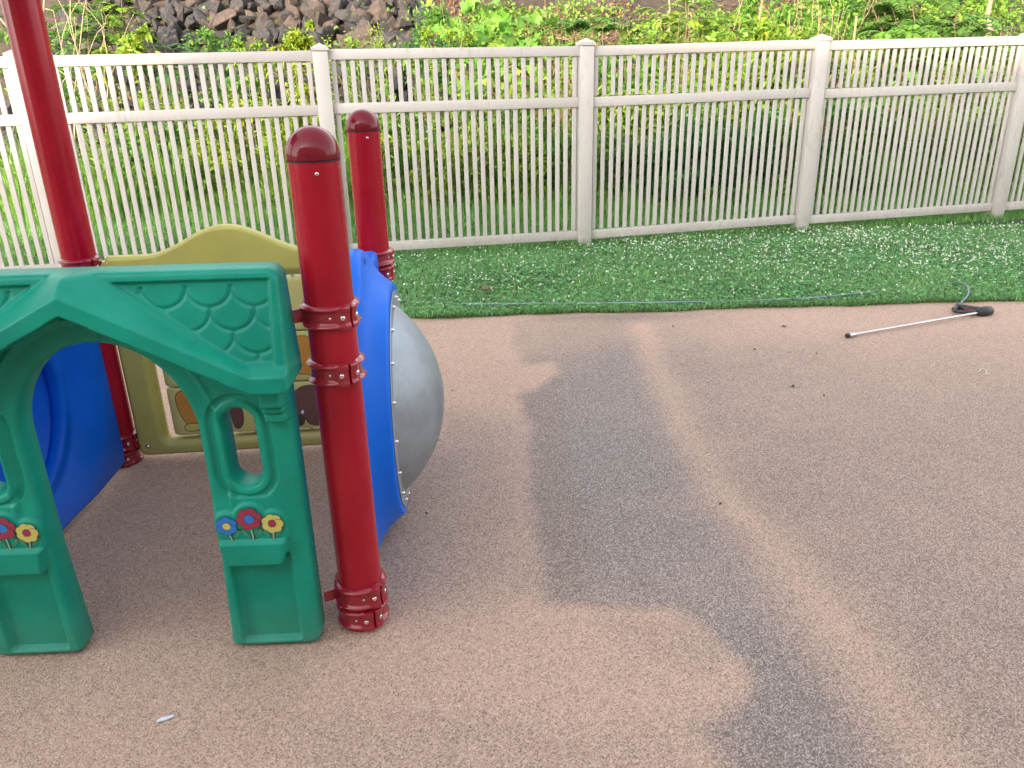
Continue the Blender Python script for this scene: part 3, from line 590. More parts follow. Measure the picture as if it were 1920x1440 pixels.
# ---- undergrowth mass (uncountable)
def undergrowth():
    v = Veg(); n = 105000; x = RS.uniform(-6.5, 7.5, n); y = RS.uniform(8.35, 13.2, n)
    dens = fbm(x*1.2, y*1.2, 3, 77); rock = sst(.35, -.35, x+0.38*(y-10)-.15)*sst(9.5, 10.0, y)        # few leaves over the rocks
    keep = RS.rand(n) > rock*.975; keep &= RS.rand(n) < sst(.25, .5, dens)
    x, y = x[keep], y[keep]; n = len(x); top = .16+.95*sst(.3, .75, fbm(x*1.7, y*1.7, 3, 78))*sst(8.2, 9.2, y)
    top = np.where(y > 10, top*.55, top); z = terrain(x, y)+RS.rand(n)*top
    tone = fbm(x*.8, y*.8+z, 3, 90)[:, None]; c = np.array(MG)*(1-tone)+np.array(LG)*tone; c = 1.25*c*np.exp(RS.normal(0, .25, (n, 1))); br = RS.rand(n, 1) < .07; c = np.where(br, np.array([[.22, .12, .06]])*np.exp(RS.normal(0, .3, (n, 1))), c)
    leaves(v, np.stack([x, y, z], 1), rnd_dir(n, .2), .045+.05*RS.rand(n), .03+.025*RS.rand(n), c)
    # litter on slope
    n = 7000; x = RS.uniform(-1.0, 7.5, n); y = RS.uniform(9.3, 13.5, n); z = terrain(x, y)+.01+.03*RS.rand(n)
    leaves(v, np.stack([x, y, z], 1), rnd_dir(n, .1), .07, .04, colvar((.24, .13, .07), n, .35))
    tag(v.build('undergrowth', M_LEAF), 'low leafy undergrowth and litter covering the slope behind the fence', 'undergrowth', kind='stuff')
    t = Veg(); n = 70000; x = RS.uniform(-6.5, 7.5, n); y = RS.uniform(8.0, 9.7, n); k = (RS.rand(n) < .25+.75*sst(.35, .6, fbm(x*1.5, y*1.2, 3, 101))); x, y = x[k], y[k]; n = len(x)
    h = (.12+.55*sst(8.05, 8.9, y)*(.5+fbm(x*1.1, y, 2, 103)))*(.5+.7*RS.rand(n)); h *= np.where(x > 2.2, .7, 1)
    blades(t, np.stack([x, y, terrain(x, y)-.01], 1), h, .006+.006*RS.rand(n), .1+.5*RS.rand(n), colvar((.20, .38, .06), n, .25, .06), None, 3)
    tag(t.build('tall_grass', M_GRASS), 'tall unmown grass along the foot of the slope', 'grass', kind='stuff')
undergrowth()

# ---- lawn grass, clover
def lawn():
    v = Veg(); n = 150000; x = RS.uniform(-2.2, 4.6, n); y = 4.6+(RS.rand(n)**1.15)*2.4; k = y > edgeY(x)+.010*(fbm(x*9, x*0, 2, 12)-.3)-0.03*RS.rand(n)*(RS.rand(n) < .25); x, y = x[k], y[k]; n = len(x)
    t = fbm(x*1.3, y*1.3, 3, 55); near = sst(.5, .0, y-edgeY(x)); h = (.022+.03*RS.rand(n))*(.75+.6*t)*(1-.35*near*RS.rand(n))
    c = np.array([[.18, .37, .13]])*(.75+.6*t[:, None])*np.exp(RS.normal(0, .25, (n, 1))); dry = (RS.rand(n) < .02+.12*sst(.5, .7, fbm(x*3, y*3, 2, 66)))[:, None]; c = np.where(dry, c*[3.2, 1.7, 1.9], c)
    blades(v, np.stack([x, y, terrain(x, y)-.004], 1), h, .004+.004*RS.rand(n), .3+.9*RS.rand(n), c, None, 2)
    n = 9000; x = RS.uniform(-2.2, 4.6, n); cl_ = fbm(x*6, x*0, 2, 15); yy = edgeY(x)+.05*RS.rand(n)**2-.012; k = RS.rand(n) < .25+.75*sst(.35, .6, cl_); x, yy = x[k], yy[k]; n = len(x)
    blades(v, np.stack([x, yy, np.full(n, .002)], 1), .02+.045*RS.rand(n), .003+.003*RS.rand(n), .7+.7*RS.rand(n), colvar((.15, .30, .09), n, .3, .1), RS.normal(-1.57, .9, n), 3)
    n = 7000; tt = RS.uniform(-.5, 4.6, n); near_ = RS.rand(n) < .45; tt = np.where(near_, np.round(tt)+RS.normal(0, .035, n), tt); x = -3.26+tt*1.979*.98; yy = 5.71+tt*1.979*.199+RS.normal(-.01, .05, n)
    blades(v, np.stack([x, yy, terrain(x, yy)-.004], 1), .04+.09*RS.rand(n)**1.6, .004+.003*RS.rand(n), .2+.7*RS.rand(n), colvar((.14, .30, .08), n, .3, .1), None, 3)
    n = 9000; x = RS.uniform(-2.2, 4.6, n); y = 4.75+RS.rand(n)*1.9; k = RS.rand(n) < sst(.5, .72, fbm(x*2.7, y*2.7, 3, 17)); x, y = x[k], y[k]; n = len(x)
    blades(v, np.stack([x, y, terrain(x, y)-.004], 1), .05+.05*RS.rand(n), .003+.003*RS.rand(n), .3+.7*RS.rand(n), colvar((.17, .33, .09), n, .25, .15), None, 3)
    # clover leaves: three small leaflets
    n = 30000; x = RS.uniform(-2.2, 4.6, n); y = 4.6+RS.rand(n)*2.3; k = (y > edgeY(x)) & (RS.rand(n) < .35+.6*sst(.35, .6, fbm(x*2, y*2, 2, 67))); x, y = x[k], y[k]; n = len(x)
    P = np.stack([x, y, terrain(x, y)+.018+.02*RS.rand(n)], 1); a0 = RS.rand(n)*6.283; up = unit(RS.normal(0, .25, (n, 3))+[0, 0, 1]); cc = colvar((.16, .38, .14), n, .3)
    for j in range(3):
        a = a0+j*2.094; D = np.stack([np.cos(a), np.sin(a), 0*a+.15], 1); leaves(v, P, unit(D), .011+.006*RS.rand(n), .012, cc, .1, up, .0)
    tag(v.build('lawn_grass', M_GRASS), 'short green grass and clover between rubber and fence', 'grass', kind='stuff')
    u = Veg(); n = 105000; x = RS.uniform(-6.5, 6.8, n); y = 5.6+RS.rand(n)*2.9; k = (y > 6.35+.2*x) | (x < -2.2); k &= (y > edgeY(x)); x, y = x[k], y[k]; n = len(x); t = fbm(x*1.1, y*1.1, 3, 58)
    h = (.03+.05*RS.rand(n))*(.8+.8*t)*(1+1.6*sst(7.6, 8.5, y)); c = np.array([[.16, .36, .075]])*(.7+.7*t[:, None])*np.exp(RS.normal(0, .25, (n, 1)))
    blades(u, np.stack([x, y, terrain(x, y)-.004], 1), h, .005+.005*RS.rand(n), .3+.7*RS.rand(n), c, None, 2)
    tag(u.build('rough_grass', M_GRASS), 'longer green grass on the far side of the picket fence', 'grass', kind='stuff')
    # clover flowers
    m, nt, b = newmat('clover_flower'); at = N(nt, 'ShaderNodeAttribute', attribute_name='Col'); L(nt, at.outputs['Color'], b.inputs['Base Color']); b.inputs['Roughness'].default_value = .8
    f = Veg(); n = 8200; x = RS.uniform(-1.6, 4.6, n); y = 4.75+RS.rand(n)*2.2; dn = fbm(x*1.4+3, y*1.4, 3, 70); pr = (.30+.45*sst(.35, .65, dn))*(.25+.75*sst(4.9, 5.6, y))*(.45+.55*sst(.2, 1.6, x)); k = (RS.rand(n) < pr) & (y > edgeY(x)+.06) & (y < 6.6+.2*x); x, y = x[k], y[k]; n = len(x)
    c0 = np.stack([x, y, terrain(x, y)+.035+.02*RS.rand(n)], 1); r = (.0038+.0032*RS.rand(n))[:, None]
    for j in range(9):
        d = unit(RS.normal(0, 1, (n, 3))); leaves(f, c0-d*r*.2, d, (r*1.5)[:, 0], (r*1.3)[:, 0], np.clip(np.array([[.80, .82, .72]])*np.exp(RS.normal(0, .1, (n, 1)))*np.where(RS.rand(n, 1) < .2, [[.9, .75, .6]], [[1, 1, 1]]), 0, 1), .3, None, 0)
    tag(f.build('clover_flowers', m), 'tiny white clover blossoms dotted over the lawn', 'flowers', kind='stuff')
lawn()

# ------------------------------------------------------------------ rocks
def rock_mat():
    m, nt, b = newmat('basalt'); tc = N(nt, 'ShaderNodeTexCoord'); oi = N(nt, 'ShaderNodeObjectInfo')
    n1 = N(nt, 'ShaderNodeTexNoise', Scale=7.0, Detail=10.0, Roughness=0.7); L(nt, tc.outputs['Object'], n1.inputs['Vector'])
    r = ramp(nt, [(0.3, (0.018, 0.018, 0.020)), (0.55, (0.042, 0.039, 0.038)), (0.75, (0.10, 0.08, 0.065))]); L(nt, n1.outputs['Fac'], r.inputs[0])
    r2 = ramp(nt, [(0.0, (0.55, 0.55, 0.62)), (0.5, (0.85, .80, .80)), (0.8, (1.2, .9, .72)), (1, (1.7, 1.25, 1.0))]); L(nt, oi.outputs['Random'], r2.inputs[0])
    L(nt, mixc(nt, r.outputs[0], r2.outputs[0], 1.0, 'MULTIPLY'), b.inputs['Base Color']); b.inputs['Roughness'].default_value = 0.75
    bump(nt, b, n1.outputs['Fac'], 0.7, 0.03); return m
M_ROCK = rock_mat()
def rock_mesh(i):
    bm = bmesh.new()
    for k in range(13):
        d = unit(RS.normal(0, 1, 3)); p = d*[.5, .38, .36]*RS.uniform(.8, 1.15); bm.verts.new(p)
    bmesh.ops.convex_hull(bm, input=bm.verts)
    for v_ in [v_ for v_ in bm.verts if not v_.link_faces]: bm.verts.remove(v_)
    bmesh.ops.bevel(bm, geom=bm.edges[:], offset=.018, segments=1, affect='EDGES', clamp_overlap=True)
    bmesh.ops.recalc_face_normals(bm, faces=bm.faces)
    me = bpy.data.meshes.new('riprap_rock'); bm.to_mesh(me); bm.free(); me.materials.append(M_ROCK); return me
ROCKS = [rock_mesh(i) for i in range(18)]
def rocks():
    sp = []
    y = 9.75
    while y < 15.2:
        x = -6.8+RS.rand()*.2; stp = .20 if y < 13.2 else .3
        while x < .25-.38*(y-10):
            xx = x+RS.normal(0, .05); yy = y+RS.normal(0, .06)
            if True: sp.append((xx, yy, RS.uniform(.24, .46)*(1.3 if RS.rand() < .12 else 1)))
            x += stp*RS.uniform(.85, 1.3)
        y += stp*.82
    for k in range(42): sp.append((RS.uniform(1.6, 7), RS.uniform(10.2, 13), RS.uniform(.16, .36)))
    for k in range(22): q = atY(RS.uniform(1520, 1660), RS.uniform(5, 80), RS.uniform(10.2, 11.6)); sp.append((q[0], q[1], RS.uniform(.2, .38)))
    def vis(s):
        p = np.array([s[0], s[1], float(terrain(s[0], s[1]))+.1])-CAM0; z = p@AF; px = 960+FPX*(p@AX)/z; py = 720-FPX*(p@AU)/z
        return (-30 < px < 1950) and (-25 < py < 118), s[2]/z
    v = []; rest = []
    for s in sp:
        ok, sz = vis(s); (v if ok else rest).append((sz, s))
    v.sort(key=lambda t: -t[0]); ind = [s for _, s in v[:290]]; rest = [s for _, s in v[290:]]+[s for _, s in rest]
    print('rocks visible', len(v))
    for i, s in enumerate(ind):
        o = bpy.data.objects.new('riprap_rock', ROCKS[RS.randint(18)]); COL.objects.link(o)
        o.location = (s[0], s[1], float(terrain(s[0], s[1]))+s[2]*.16); o.rotation_euler = RS.uniform(0, 6.28, 3); k = s[2]; o.scale = (k, k*RS.uniform(.75, 1.1), k*RS.uniform(.7, 1.0))
        if s[0] < .45-.36*(s[1]-10): tag(o, 'dark angular rock in the riprap bank behind the fence', 'rock', 'dark rocks of the riprap bank')
        else: tag(o, 'grey stone among the plants on the right part of the slope', 'rock', 'grey stones among the plants on the right')
    bm = bmesh.new()
    for s in rest:
        n0 = len(bm.verts); bm.from_mesh(ROCKS[RS.randint(18)]); bm.verts.ensure_lookup_table(); vs = bm.verts[n0:]
        Mx = Matrix.Translation((s[0], s[1], float(terrain(s[0], s[1]))+s[2]*.15)) @ Vector(RS.uniform(-1, 1, 3)).to_track_quat('Z', 'Y').to_matrix().to_4x4() @ Matrix.Diagonal((s[2], s[2]*.9, s[2]*.85, 1))
        bmesh.ops.transform(bm, matrix=Mx, verts=vs)
    me = bpy.data.meshes.new('riprap'); bm.to_mesh(me); bm.free(); me.materials.append(M_ROCK)
    o = bpy.data.objects.new('riprap', me); COL.objects.link(o); tag(o, 'remaining small dark rocks of the bank', 'rocks', kind='stuff')
rocks()

# ------------------------------------------------------------------ fence
def fence():
    x0, y0, th, dd, z0, sl = -3.26065, 5.70986, .20025, 1.97935, .03, .00285
    root = empty('picket_fence', (x0, y0, z0)); root.rotation_euler = (0, 0, th)
    tag(root, 'off white vinyl picket fence with capped square posts along the lawn', 'fence')
    for i in range(-1, 6):
        h = 1.535; X_ = i*dd; zz = sl*i*dd
        p = MB(); w_ = .054; p.box((X_-w_, -w_, zz-.25), (X_+w_, w_, zz+h)); po = p.build('post', M_VINYL, root, bevel=.004)
        c = MB(); c.box((X_-.062, -.062, zz+h+.0005), (X_+.062, .062, zz+h+.022)); b0 = len(c.v)
        q = .060; zt = zz+h+.0225
        c.add([(X_-q, -q, zt), (X_+q, -q, zt), (X_+q, q, zt), (X_-q, q, zt), (X_, 0, zt+.030)], [(0, 1, 4), (1, 2, 4), (2, 3, 4), (3, 0, 4), (3, 2, 1, 0)])
        c.build('post_cap', M_VINYL, po, smooth=False)
        if i < 5:
            a, b = X_+w_+.001, X_+dd-w_-.001; z_ = sl*(i+.5)*dd; tl = sl*dd/2 + {0: 0, 1: -.006, 2: .008, 3: .004}.get(i, 0)
            def rail(lo, hi, nm, par, hw=.022):
                m = MB(); m.add([(a, -hw, z_-tl+lo), (b, -hw, z_+tl+lo), (b, hw, z_+tl+lo), (a, hw, z_-tl+lo), (a, -hw, z_-tl+hi), (b, -hw, z_+tl+hi), (b, hw, z_+tl+hi), (a, hw, z_-tl+hi)], [(0, 3, 2, 1), (4, 5, 6, 7), (0, 1, 5, 4), (1, 2, 6, 5), (2, 3, 7, 6), (3, 0, 4, 7)])
                return m.build(nm, M_VINYL, par, bevel=.003)
            n = 28; pm = MB(); pit = (b-a)/n
            for k in range(n):
                cx = a+pit*(k+.5)+RS.normal(0, .0014); 
                for lo, hi in ((.134, 1.101), (1.171, 1.466)): pm.box((cx-.0165, -.008, z_+lo), (cx+.0165, .008, z_+hi))
            pn = pm.build('pickets', M_VINYL, root, bevel=.0022, seg=1)
            rail(1.468, 1.538, 'top_rail', pn); rail(1.100, 1.172, 'middle_rail', pn); rail(.066, .135, 'bottom_rail', pn)
fence()

# ------------------------------------------------------------------ relief panels
def relief(name, u0, u1, v0, v1, res, sdf, Hf, mat, parent, P0, ux, nrm, back=None, rnd=.012, rb=.006):
    """height-field panel. local u,v on plane; front = P0+u*ux+v*Z+H*nrm ; back at back(u,v)"""
    us = np.arange(u0-res, u1+2*res, res); vs = np.arange(v0-res, v1+2*res, res); U, V = np.meshgrid(us, vs)
    ny, nx = U.shape; Uc = (U[:-1, :-1]+U[1:, 1:])/2; Vc = (V[:-1, :-1]+V[1:, 1:])/2
    keep = sdf(Uc, Vc) < 0; I = np.arange(ny*nx).reshape(ny, nx)
    q = np.stack([I[:-1, :-1], I[:-1, 1:], I[1:, 1:], I[1:, :-1]], -1)[keep]
    # boundary edges
    kp = np.pad(keep, 1); cnt = kp[:-1, :-1].astype(int)+kp[:-1, 1:]+kp[1:, 1:]+kp[1:, :-1]; bnd = (cnt > 0) & (cnt < 4)
    Ub, Vb = U[bnd].copy(), V[bnd].copy(); e = 1e-4
    for it in range(4):
        d = sdf(Ub, Vb); gx = (sdf(Ub+e, Vb)-sdf(Ub-e, Vb))/(2*e); gy = (sdf(Ub, Vb+e)-sdf(Ub, Vb-e))/(2*e); g2 = np.maximum(gx*gx+gy*gy, .3)
        st = np.clip(d/g2, -res, res); Ub -= st*gx; Vb -= st*gy
    U = U.copy(); V = V.copy(); U[bnd] = Ub; V[bnd] = Vb
    D = np.clip(-sdf(U, V), 0, 1); H = Hf(U, V)
    B = back(U, V) if back else np.zeros_like(U)
    dc = np.minimum(D, rnd); H = H-(rnd-np.sqrt(np.maximum(rnd*rnd-(rnd-dc)**2, 0))); db = np.minimum(D, rb); B = B+(rb-np.sqrt(np.maximum(rb*rb-(rb-db)**2, 0)))
    used = np.unique(q); mp = -np.ones(ny*nx, int); mp[used] = np.arange(len(used)); n = len(used)
    P0 = np.asarray(P0, float); ux = np.asarray(ux, float); nrm = np.asarray(nrm, float); Zv = np.array([0, 0, 1.])
    def pos(Hh): return P0+U.ravel()[used, None]*ux+V.ravel()[used, None]*Zv+Hh.ravel()[used, None]*nrm
    Vt = np.concatenate([pos(H), pos(B)]); qf = mp[q]; qb = qf[:, ::-1]+n
    # side walls from directed boundary edges
    ed = np.concatenate([qf[:, [0, 1]], qf[:, [1, 2]], qf[:, [2, 3]], qf[:, [3, 0]]]); key = ed[:, 0]*(n+1)+ed[:, 1]; rev = ed[:, 1]*(n+1)+ed[:, 0]
    be = ed[~np.isin(key, rev)]; side = np.stack([be[:, 1], be[:, 0], be[:, 0]+n, be[:, 1]+n], 1)
    F = np.concatenate([qf, qb, side])
    if np.cross(ux, Zv)@nrm < 0: F = F[:, ::-1]
    return np_mesh(name, Vt, F, mat, parent, smooth=True)

# ------------------------------------------------------------------ play structure
A_ = np.array([-.424, 1.784]); B_ = np.array([-.500, 2.88]); C_ = np.array([-1.54, 2.79]); D_ = np.array([-1.47, 1.745])
PR = .0572
play = empty('play_structure', (-1.0, 2.3, 0)); bpy.context.view_layer.update()
tag(play, 'toddler playhouse frame with green arch panel, yellow panel, blue panels and maroon poles', 'play structure')
PO = Vector((-1.0, 2.3, 0))
def attach(o, par=None):
    """parent while keeping world coordinates (play root is a pure translation)"""
    o.parent = par or play
    if par is None: o.location = o.location-PO
    return o
def V3(p, z): return Vector((p[0], p[1], z))
def bolt(pos, d, r=.008, h=.006, parent=None, mat=None, washer=0.0):
    m = MB(); q = Vector(d).normalized().to_track_quat('Z', 'Y').to_matrix().to_4x4(); Mx = Matrix.Translation(Vector(pos)) @ q
    pf = [(r*1.0, -.004), (r*1.0, h*.35), (r*.85, h*.75), (r*.5, h*.97), (r*.42, h), (r*.40, h*.55), (.0002, h*.5)]
    if washer: pf = [(washer, -.004), (washer, .0016), (r, .0018)]+pf[1:]
    m.lathe(pf, 14, Mx, caps=False); o = m.build('bolt', mat or M_STEEL, None, angle=50); o.parent = parent
    return o
def post(P, h, label=None, rivet=None, cap=True):
    m = MB(); m.lathe([(PR, -.06), (PR, h-.001)], 56, Matrix.Translation(V3(P, 0))); o = attach(m.build('post', M_RED)); 
    if cap:
        c = MB(); r = PR+.0022; hh = .062; pf = [(r-.003, h), (r, h+.002), (r, h+.008)]+[(r*math.cos(a), h+.008+hh*math.sin(a)) for a in np.linspace(0.06, math.pi/2-.02, 14)]
        c.lathe(pf, 56, Matrix.Translation(V3(P, 0)), caps=False); x = c.build('post_cap', M_CAP); x.parent = o
        s = MB(); s.lathe([(PR+.0006, h-.0035), (PR+.0006, h+.0005)], 48, Matrix.Translation(V3(P, 0)), caps=False); x = s.build('seam', M_SEAM); x.parent = o
    if rivet:
        a, z = rivet; d = Vector((math.cos(a), math.sin(a), 0)); bolt(V3(P, z)+d*(PR+.001), d, .0045, .003, o)
    return o
def clamp(P, z, a_lug, hgt=.058, tail=None, bolts=True, rot=0.0):
    """two ribbed half shells round a post, squared lug with a bolt and seam at angle a_lug and opposite"""
    nt_, nz = 144, 25; V = []; F = []
    def rad(th, t):
        rb = .0095*math.exp(-((abs(t)-.72)/.20)**2)+.0022
        k = max(math.cos(th-a_lug), math.cos(th-a_lug-math.pi)); dth = min(abs(((th-a_lug+math.pi) % (2*math.pi))-math.pi), abs(((th-a_lug) % (2*math.pi))-math.pi))
        lug = 0.0125*(1-min(1, max(0, (dth-.28)/.34)))*(1 if abs(t) < .93 else .6)
        r = PR+.0015+max(rb, lug+rb*.35)
        if dth < .022: r = PR+.001
        if abs(t) > .97: r = PR+.0008
        return r
    for i in range(nz):
        t = -1+2*i/(nz-1)
        for k in range(nt_):
            th = 2*math.pi*k/nt_; r = rad(th, t); tw = .0 if rot == 0 else rot*math.cos(th-a_lug)
            V.append((P[0]+r*math.cos(th), P[1]+r*math.sin(th), z+t*hgt/2+tw))
    for i in range(nz-1):
        for k in range(nt_): a, b = i*nt_+k, i*nt_+(k+1) % nt_; F.append((a, b, b+nt_, a+nt_))
    m = MB(); m.add(V, F)
    if tail is not None:     # plate running to a panel
        p, q = Vector((*tail[0], z)), Vector((*tail[1], z)); d = (q-p); L_ = d.length; d.normalize(); s = Vector((-d.y, d.x, 0))*.0035; u = Vector((0, 0, .016))
        vs = [p-s-u, p+s-u, p+s+u, p-s+u, q-s-u, q+s-u, q+s+u, q-s+u]; m.add(vs, [(0, 1, 2, 3), (7, 6, 5, 4), (0, 4, 5, 1), (1, 5, 6, 2), (2, 6, 7, 3), (3, 7, 4, 0)])
    o = attach(m.build('clamp', M_CLAMP, angle=55))
    if bolts:
        for off in (-.30, .30):
            a = a_lug+off; d = Vector((math.cos(a), math.sin(a), 0)); bolt(V3(P, z)+d*(PR+.0125), d, .0065, .004, o)
        a = a_lug-.72; d = Vector((math.cos(a), math.sin(a), 0)); bolt(V3(P, z)+d*(PR+.004), d, .0035, .002, o)
    return o
pA = post(A_, 1.232, rivet=(-1.28, 1.206)); pB = post(B_, 1.222, rivet=(-1.2, 1.2)); pC = post(C_, 2.35); pD = post(D_, 2.35)
# green panel frame: from left to right, front face towards -y
GL = np.array([-1.371, 1.650]); GR = np.array([-.519, 1.676]); gx = (GR-GL)/np.linalg.norm(GR-GL); gcen = (GL+GR)/2; gn = np.array([gx[1], -gx[0]]); GBACK = .075
def gw(u, v, H=0): p = gcen+gx*u+gn*(H-GBACK); return Vector((p[0], p[1], v))
ZG = 0.004
def g_arch(u, v):
    a = np.abs(u); vv = np.maximum(v-.615, 0)*(.205/.235); hw = .205-.012*np.clip((.3-v)/.3, 0, 1); return np.hypot(a, vv)-hw
def g_slot(u, v): a = np.abs(u)-.302; return np.hypot(a, np.maximum(v-.645, 0)+np.maximum(.515-v, 0))-.037
def rbox(u, v, cu, cv, hu, hv, r): dx = np.abs(u-cu)-hu+r; dy = np.abs(v-cv)-hv+r; return np.hypot(np.maximum(dx, 0), np.maximum(dy, 0))+np.minimum(np.maximum(dx, dy), 0)-r
def g_low(a): return np.maximum(.941-.52*a, .748)
def g_sdf(u, v):
    a = np.abs(u); wall = rbox(a, v, 0, .45, .426, .446, .025); hw = .452-.012*np.clip((v-.74)/.27, 0, 1); roof = rbox(a/hw*.452, v, 0, .875, .452, .137, .028)
    leg = np.where((v < .1) & (a > .19), rbox(a, v, .3095, .3, .1165, .296, .022), -1)
    return np.maximum(np.maximum(np.minimum(wall, roof), np.maximum(-g_arch(u, v), leg)), -g_slot(u, v))
def g_H(u, v):
    a = np.abs(u); H = np.full(u.shape, .075); da = g_arch(u, v)
    up_ = sst(.40, .46, v)
    H = H-.008*sst(.050, .044, da)*up_
    H = H+.004*np.exp(-((da-.056)/.006)**2)*up_
    # keystone
    H = H+.008*sst(.034, .028, a-.25*(v-.87))*sst(.855, .862, v)
    ds = g_slot(u, v); gz = sst(.447, .453, v)
    H = H-.0065*sst(.020, .025, ds)*sst(.041, .036, ds)*gz
    # lower recessed field
    li = rbox(a, v, .3025, .155, .0745, .133, .006); H = H-.017*sst(.004, -.005, li)
    # planter box and flower plate
    tr = np.maximum(np.abs(a-.2955)-(.070+.014*(v-.268)/.07), np.abs(v-.302)-.034); H = H+(.101-H)*sst(.003, -.004, tr)
    ug = u-np.sign(u)*.2955; uf = ug
    pl = np.minimum(np.minimum(np.hypot(uf+.057, v-.378)-.035, np.hypot(uf, v-.395)-.041), np.hypot(uf-.055, v-.380)-.034); pl = np.minimum(pl, np.maximum(np.abs(uf)-.088, np.abs(v-.352)-.018)); H = np.where(H < .09, H+(.083-H)*sst(.004, -.004, pl), H)
    # corbel under eave end
    for lo, hi, hh in ((.700, .760, .130), (.680, .70, .112), (.655, .68, .104)):
        cb = np.maximum(np.abs(a-.3985)-.0275, np.abs(v-(lo+hi)/2)-(hi-lo)/2); H = H+(np.maximum(hh, H)-H)*sst(.006, -.006, cb)
    # roof
    lo = g_low(a); t = v-lo
    band = .160-.003*np.clip(t/.045, 0, 1); roofl = .132-.052*np.clip((v-.80)/.20, 0, 1)
    wq = np.maximum(.016, .0600-.17*a); q_ = np.clip((t-.040)/wq, 0, 1)
    Hr = roofl+np.maximum(band-roofl, 0)*(1-q_)
    ins = np.minimum(np.minimum(.990-v, a-.088), np.minimum(.420-a, v-.809)); ins = np.minimum(ins, (v-(.960-.69*(a-.127)))*.82)
    Hr = Hr-.011*sst(-.003, .003, ins)
    sc = np.zeros(u.shape)
    for r_ in range(4):
        vc = .975-.0505*r_; off = .0215+.0975*(r_ % 2)/2
        uu = ((a-.1195-off) % .0975)-.04875; rho = np.hypot(uu/.0475, np.minimum(v-vc, 0)/.043)
        sc = np.maximum(sc, np.exp(-((rho-1)*.045/.0034)**2)*(v < vc+.004)*(v > vc-.05))
    Hr = Hr-.0048*sc*sst(.002, .010, ins)
    H = np.where(t > 0, Hr, H)
    k = sst(-.004, .004, t); return np.where(np.abs(t) < .006, g_mix(H, k), H)
def g_mix(H, k): return H
green = relief('arch_panel', -.456, .456, 0.0, 1.015, .0034, g_sdf, g_H, M_GREEN, None, (gcen[0]-gn[0]*GBACK, gcen[1]-gn[1]*GBACK, ZG), (gx[0], gx[1], 0), (gn[0], gn[1], 0), rnd=.014)
attach(green); green['label'] = 'green arched panel with scalloped roof and flower boxes'
# flower decals
def disc(m, cu, cv, ru, rv, H, th=.0012, n=20, ph=0):
    pts = [(cu+ru*math.cos(2*math.pi*k/n+ph), cv+rv*math.sin(2*math.pi*k/n+ph)) for k in range(n)]; plate(m, pts, H, th)
def plate(m, pts, H, th, fn=None):
    fn = fn or gw; n = len(pts); vs = [fn(u, v, H) for u, v in pts]+[fn(u, v, H+th) for u, v in pts]
    m.add(vs, [tuple(range(n)), tuple(range(2*n-1, n-1, -1))]+[(i, (i+1) % n, n+(i+1) % n, n+i) for i in range(n)])
def flower(cu, cv, r, petal, centre, ntot=6, ph=.3, stem=-.0, ofs=0.0):
    H0 = .0836+ZG*0
    def fz(u, v, H=0): return gw(u, v+ZG, H)
    ink = MB(); le = MB(); pt = MB(); ce = MB(); st = MB()
    # leaves
    for sg in (-1, 1):
        pts = []; 
        for t in np.linspace(0, 1, 9): pts.append((cu+stem+sg*(.004+t*r*.95), .340+.020*math.sin(t*2.6)*.2+t*t*.024+ofs))
        for t in np.linspace(1, 0, 9): pts.append((cu+stem+sg*(.004+t*r*.95), .340+t*t*.024+.016*math.sin(t*math.pi)+.002+ofs))
        c0 = np.mean(pts, 0); big = [tuple(c0+(np.array(p)-c0)*1.13) for p in pts]
        plate(ink, big, H0, .0006, fz); plate(le, pts, H0+.0001, .0010, fz)
        mid = [(cu+stem+sg*(.004+t*r*.9), .341+t*t*.024+.008*math.sin(t*math.pi)+ofs) for t in np.linspace(0, 1, 8)]; q = mid+[(a, b+.0009) for a, b in reversed(mid)]; plate(ink, q, H0+.0011, .0003, fz)
    plate(ink, [(cu+stem-.0030, .338+ofs), (cu+stem+.0030, .338+ofs), (cu+.0026, cv-r*.5), (cu-.0026, cv-r*.5)], H0+.0014, .0004, fz)
    plate(st, [(cu+stem-.0020, .338+ofs), (cu+stem+.0020, .338+ofs), (cu+.0017, cv-r*.5), (cu-.0017, cv-r*.5)], H0+.0018, .0004, fz)
    for k in range(ntot):
        a = 2*math.pi*k/ntot+ph; x, y = cu+r*.56*math.cos(a), cv+r*.56*math.sin(a); rr = r*.44
        z = .0016+.0001*k
        for m, kk, dz in ((ink, 1.09, 0), (pt, 1.0, .0005)):
            pts = [(x+rr*kk*math.cos(b)*1.02, y+rr*kk*math.sin(b)) for b in np.linspace(0, 2*math.pi, 19)[:-1]]; plate(m, pts, H0+z+dz+.0002*(k % 2), .0004, fz)
    pts = lambda q: [(cu+q*math.cos(b), cv+q*math.sin(b)) for b in np.linspace(0, 2*math.pi, 23)[:-1]]
    plate(ink, pts(r*.43), H0+.0027, .0003, fz); plate(ce, pts(r*.37), H0+.0030, .0004, fz)
    f = attach(ink.build('flower_decal', M_INK, smooth=False))
    f['label'] = {'b': 'blue flower', 'r': 'maroon flower', 'y': 'yellow flower'}[petal[0]]
    for m, nm, mt in ((le, 'leaf_print', M_DGRN), (pt, 'petals', petal[1]), (ce, 'flower_centre', centre), (st, 'stem_print', M_STEM)):
        o = m.build(nm, mt, f, smooth=False)
for s_ in (1, -1):
    c_ = s_*.2955
    flower(c_-.057, .378, .026, ('b', M_DBLUE), M_DYEL, 6, .5, .008); flower(c_+.0, .396, .031, ('r', M_DRED), M_DBLUE, 6, .2, .003); flower(c_+.055, .381, .0265, ('y', M_DYEL), M_DRED, 7, .9, -.003)

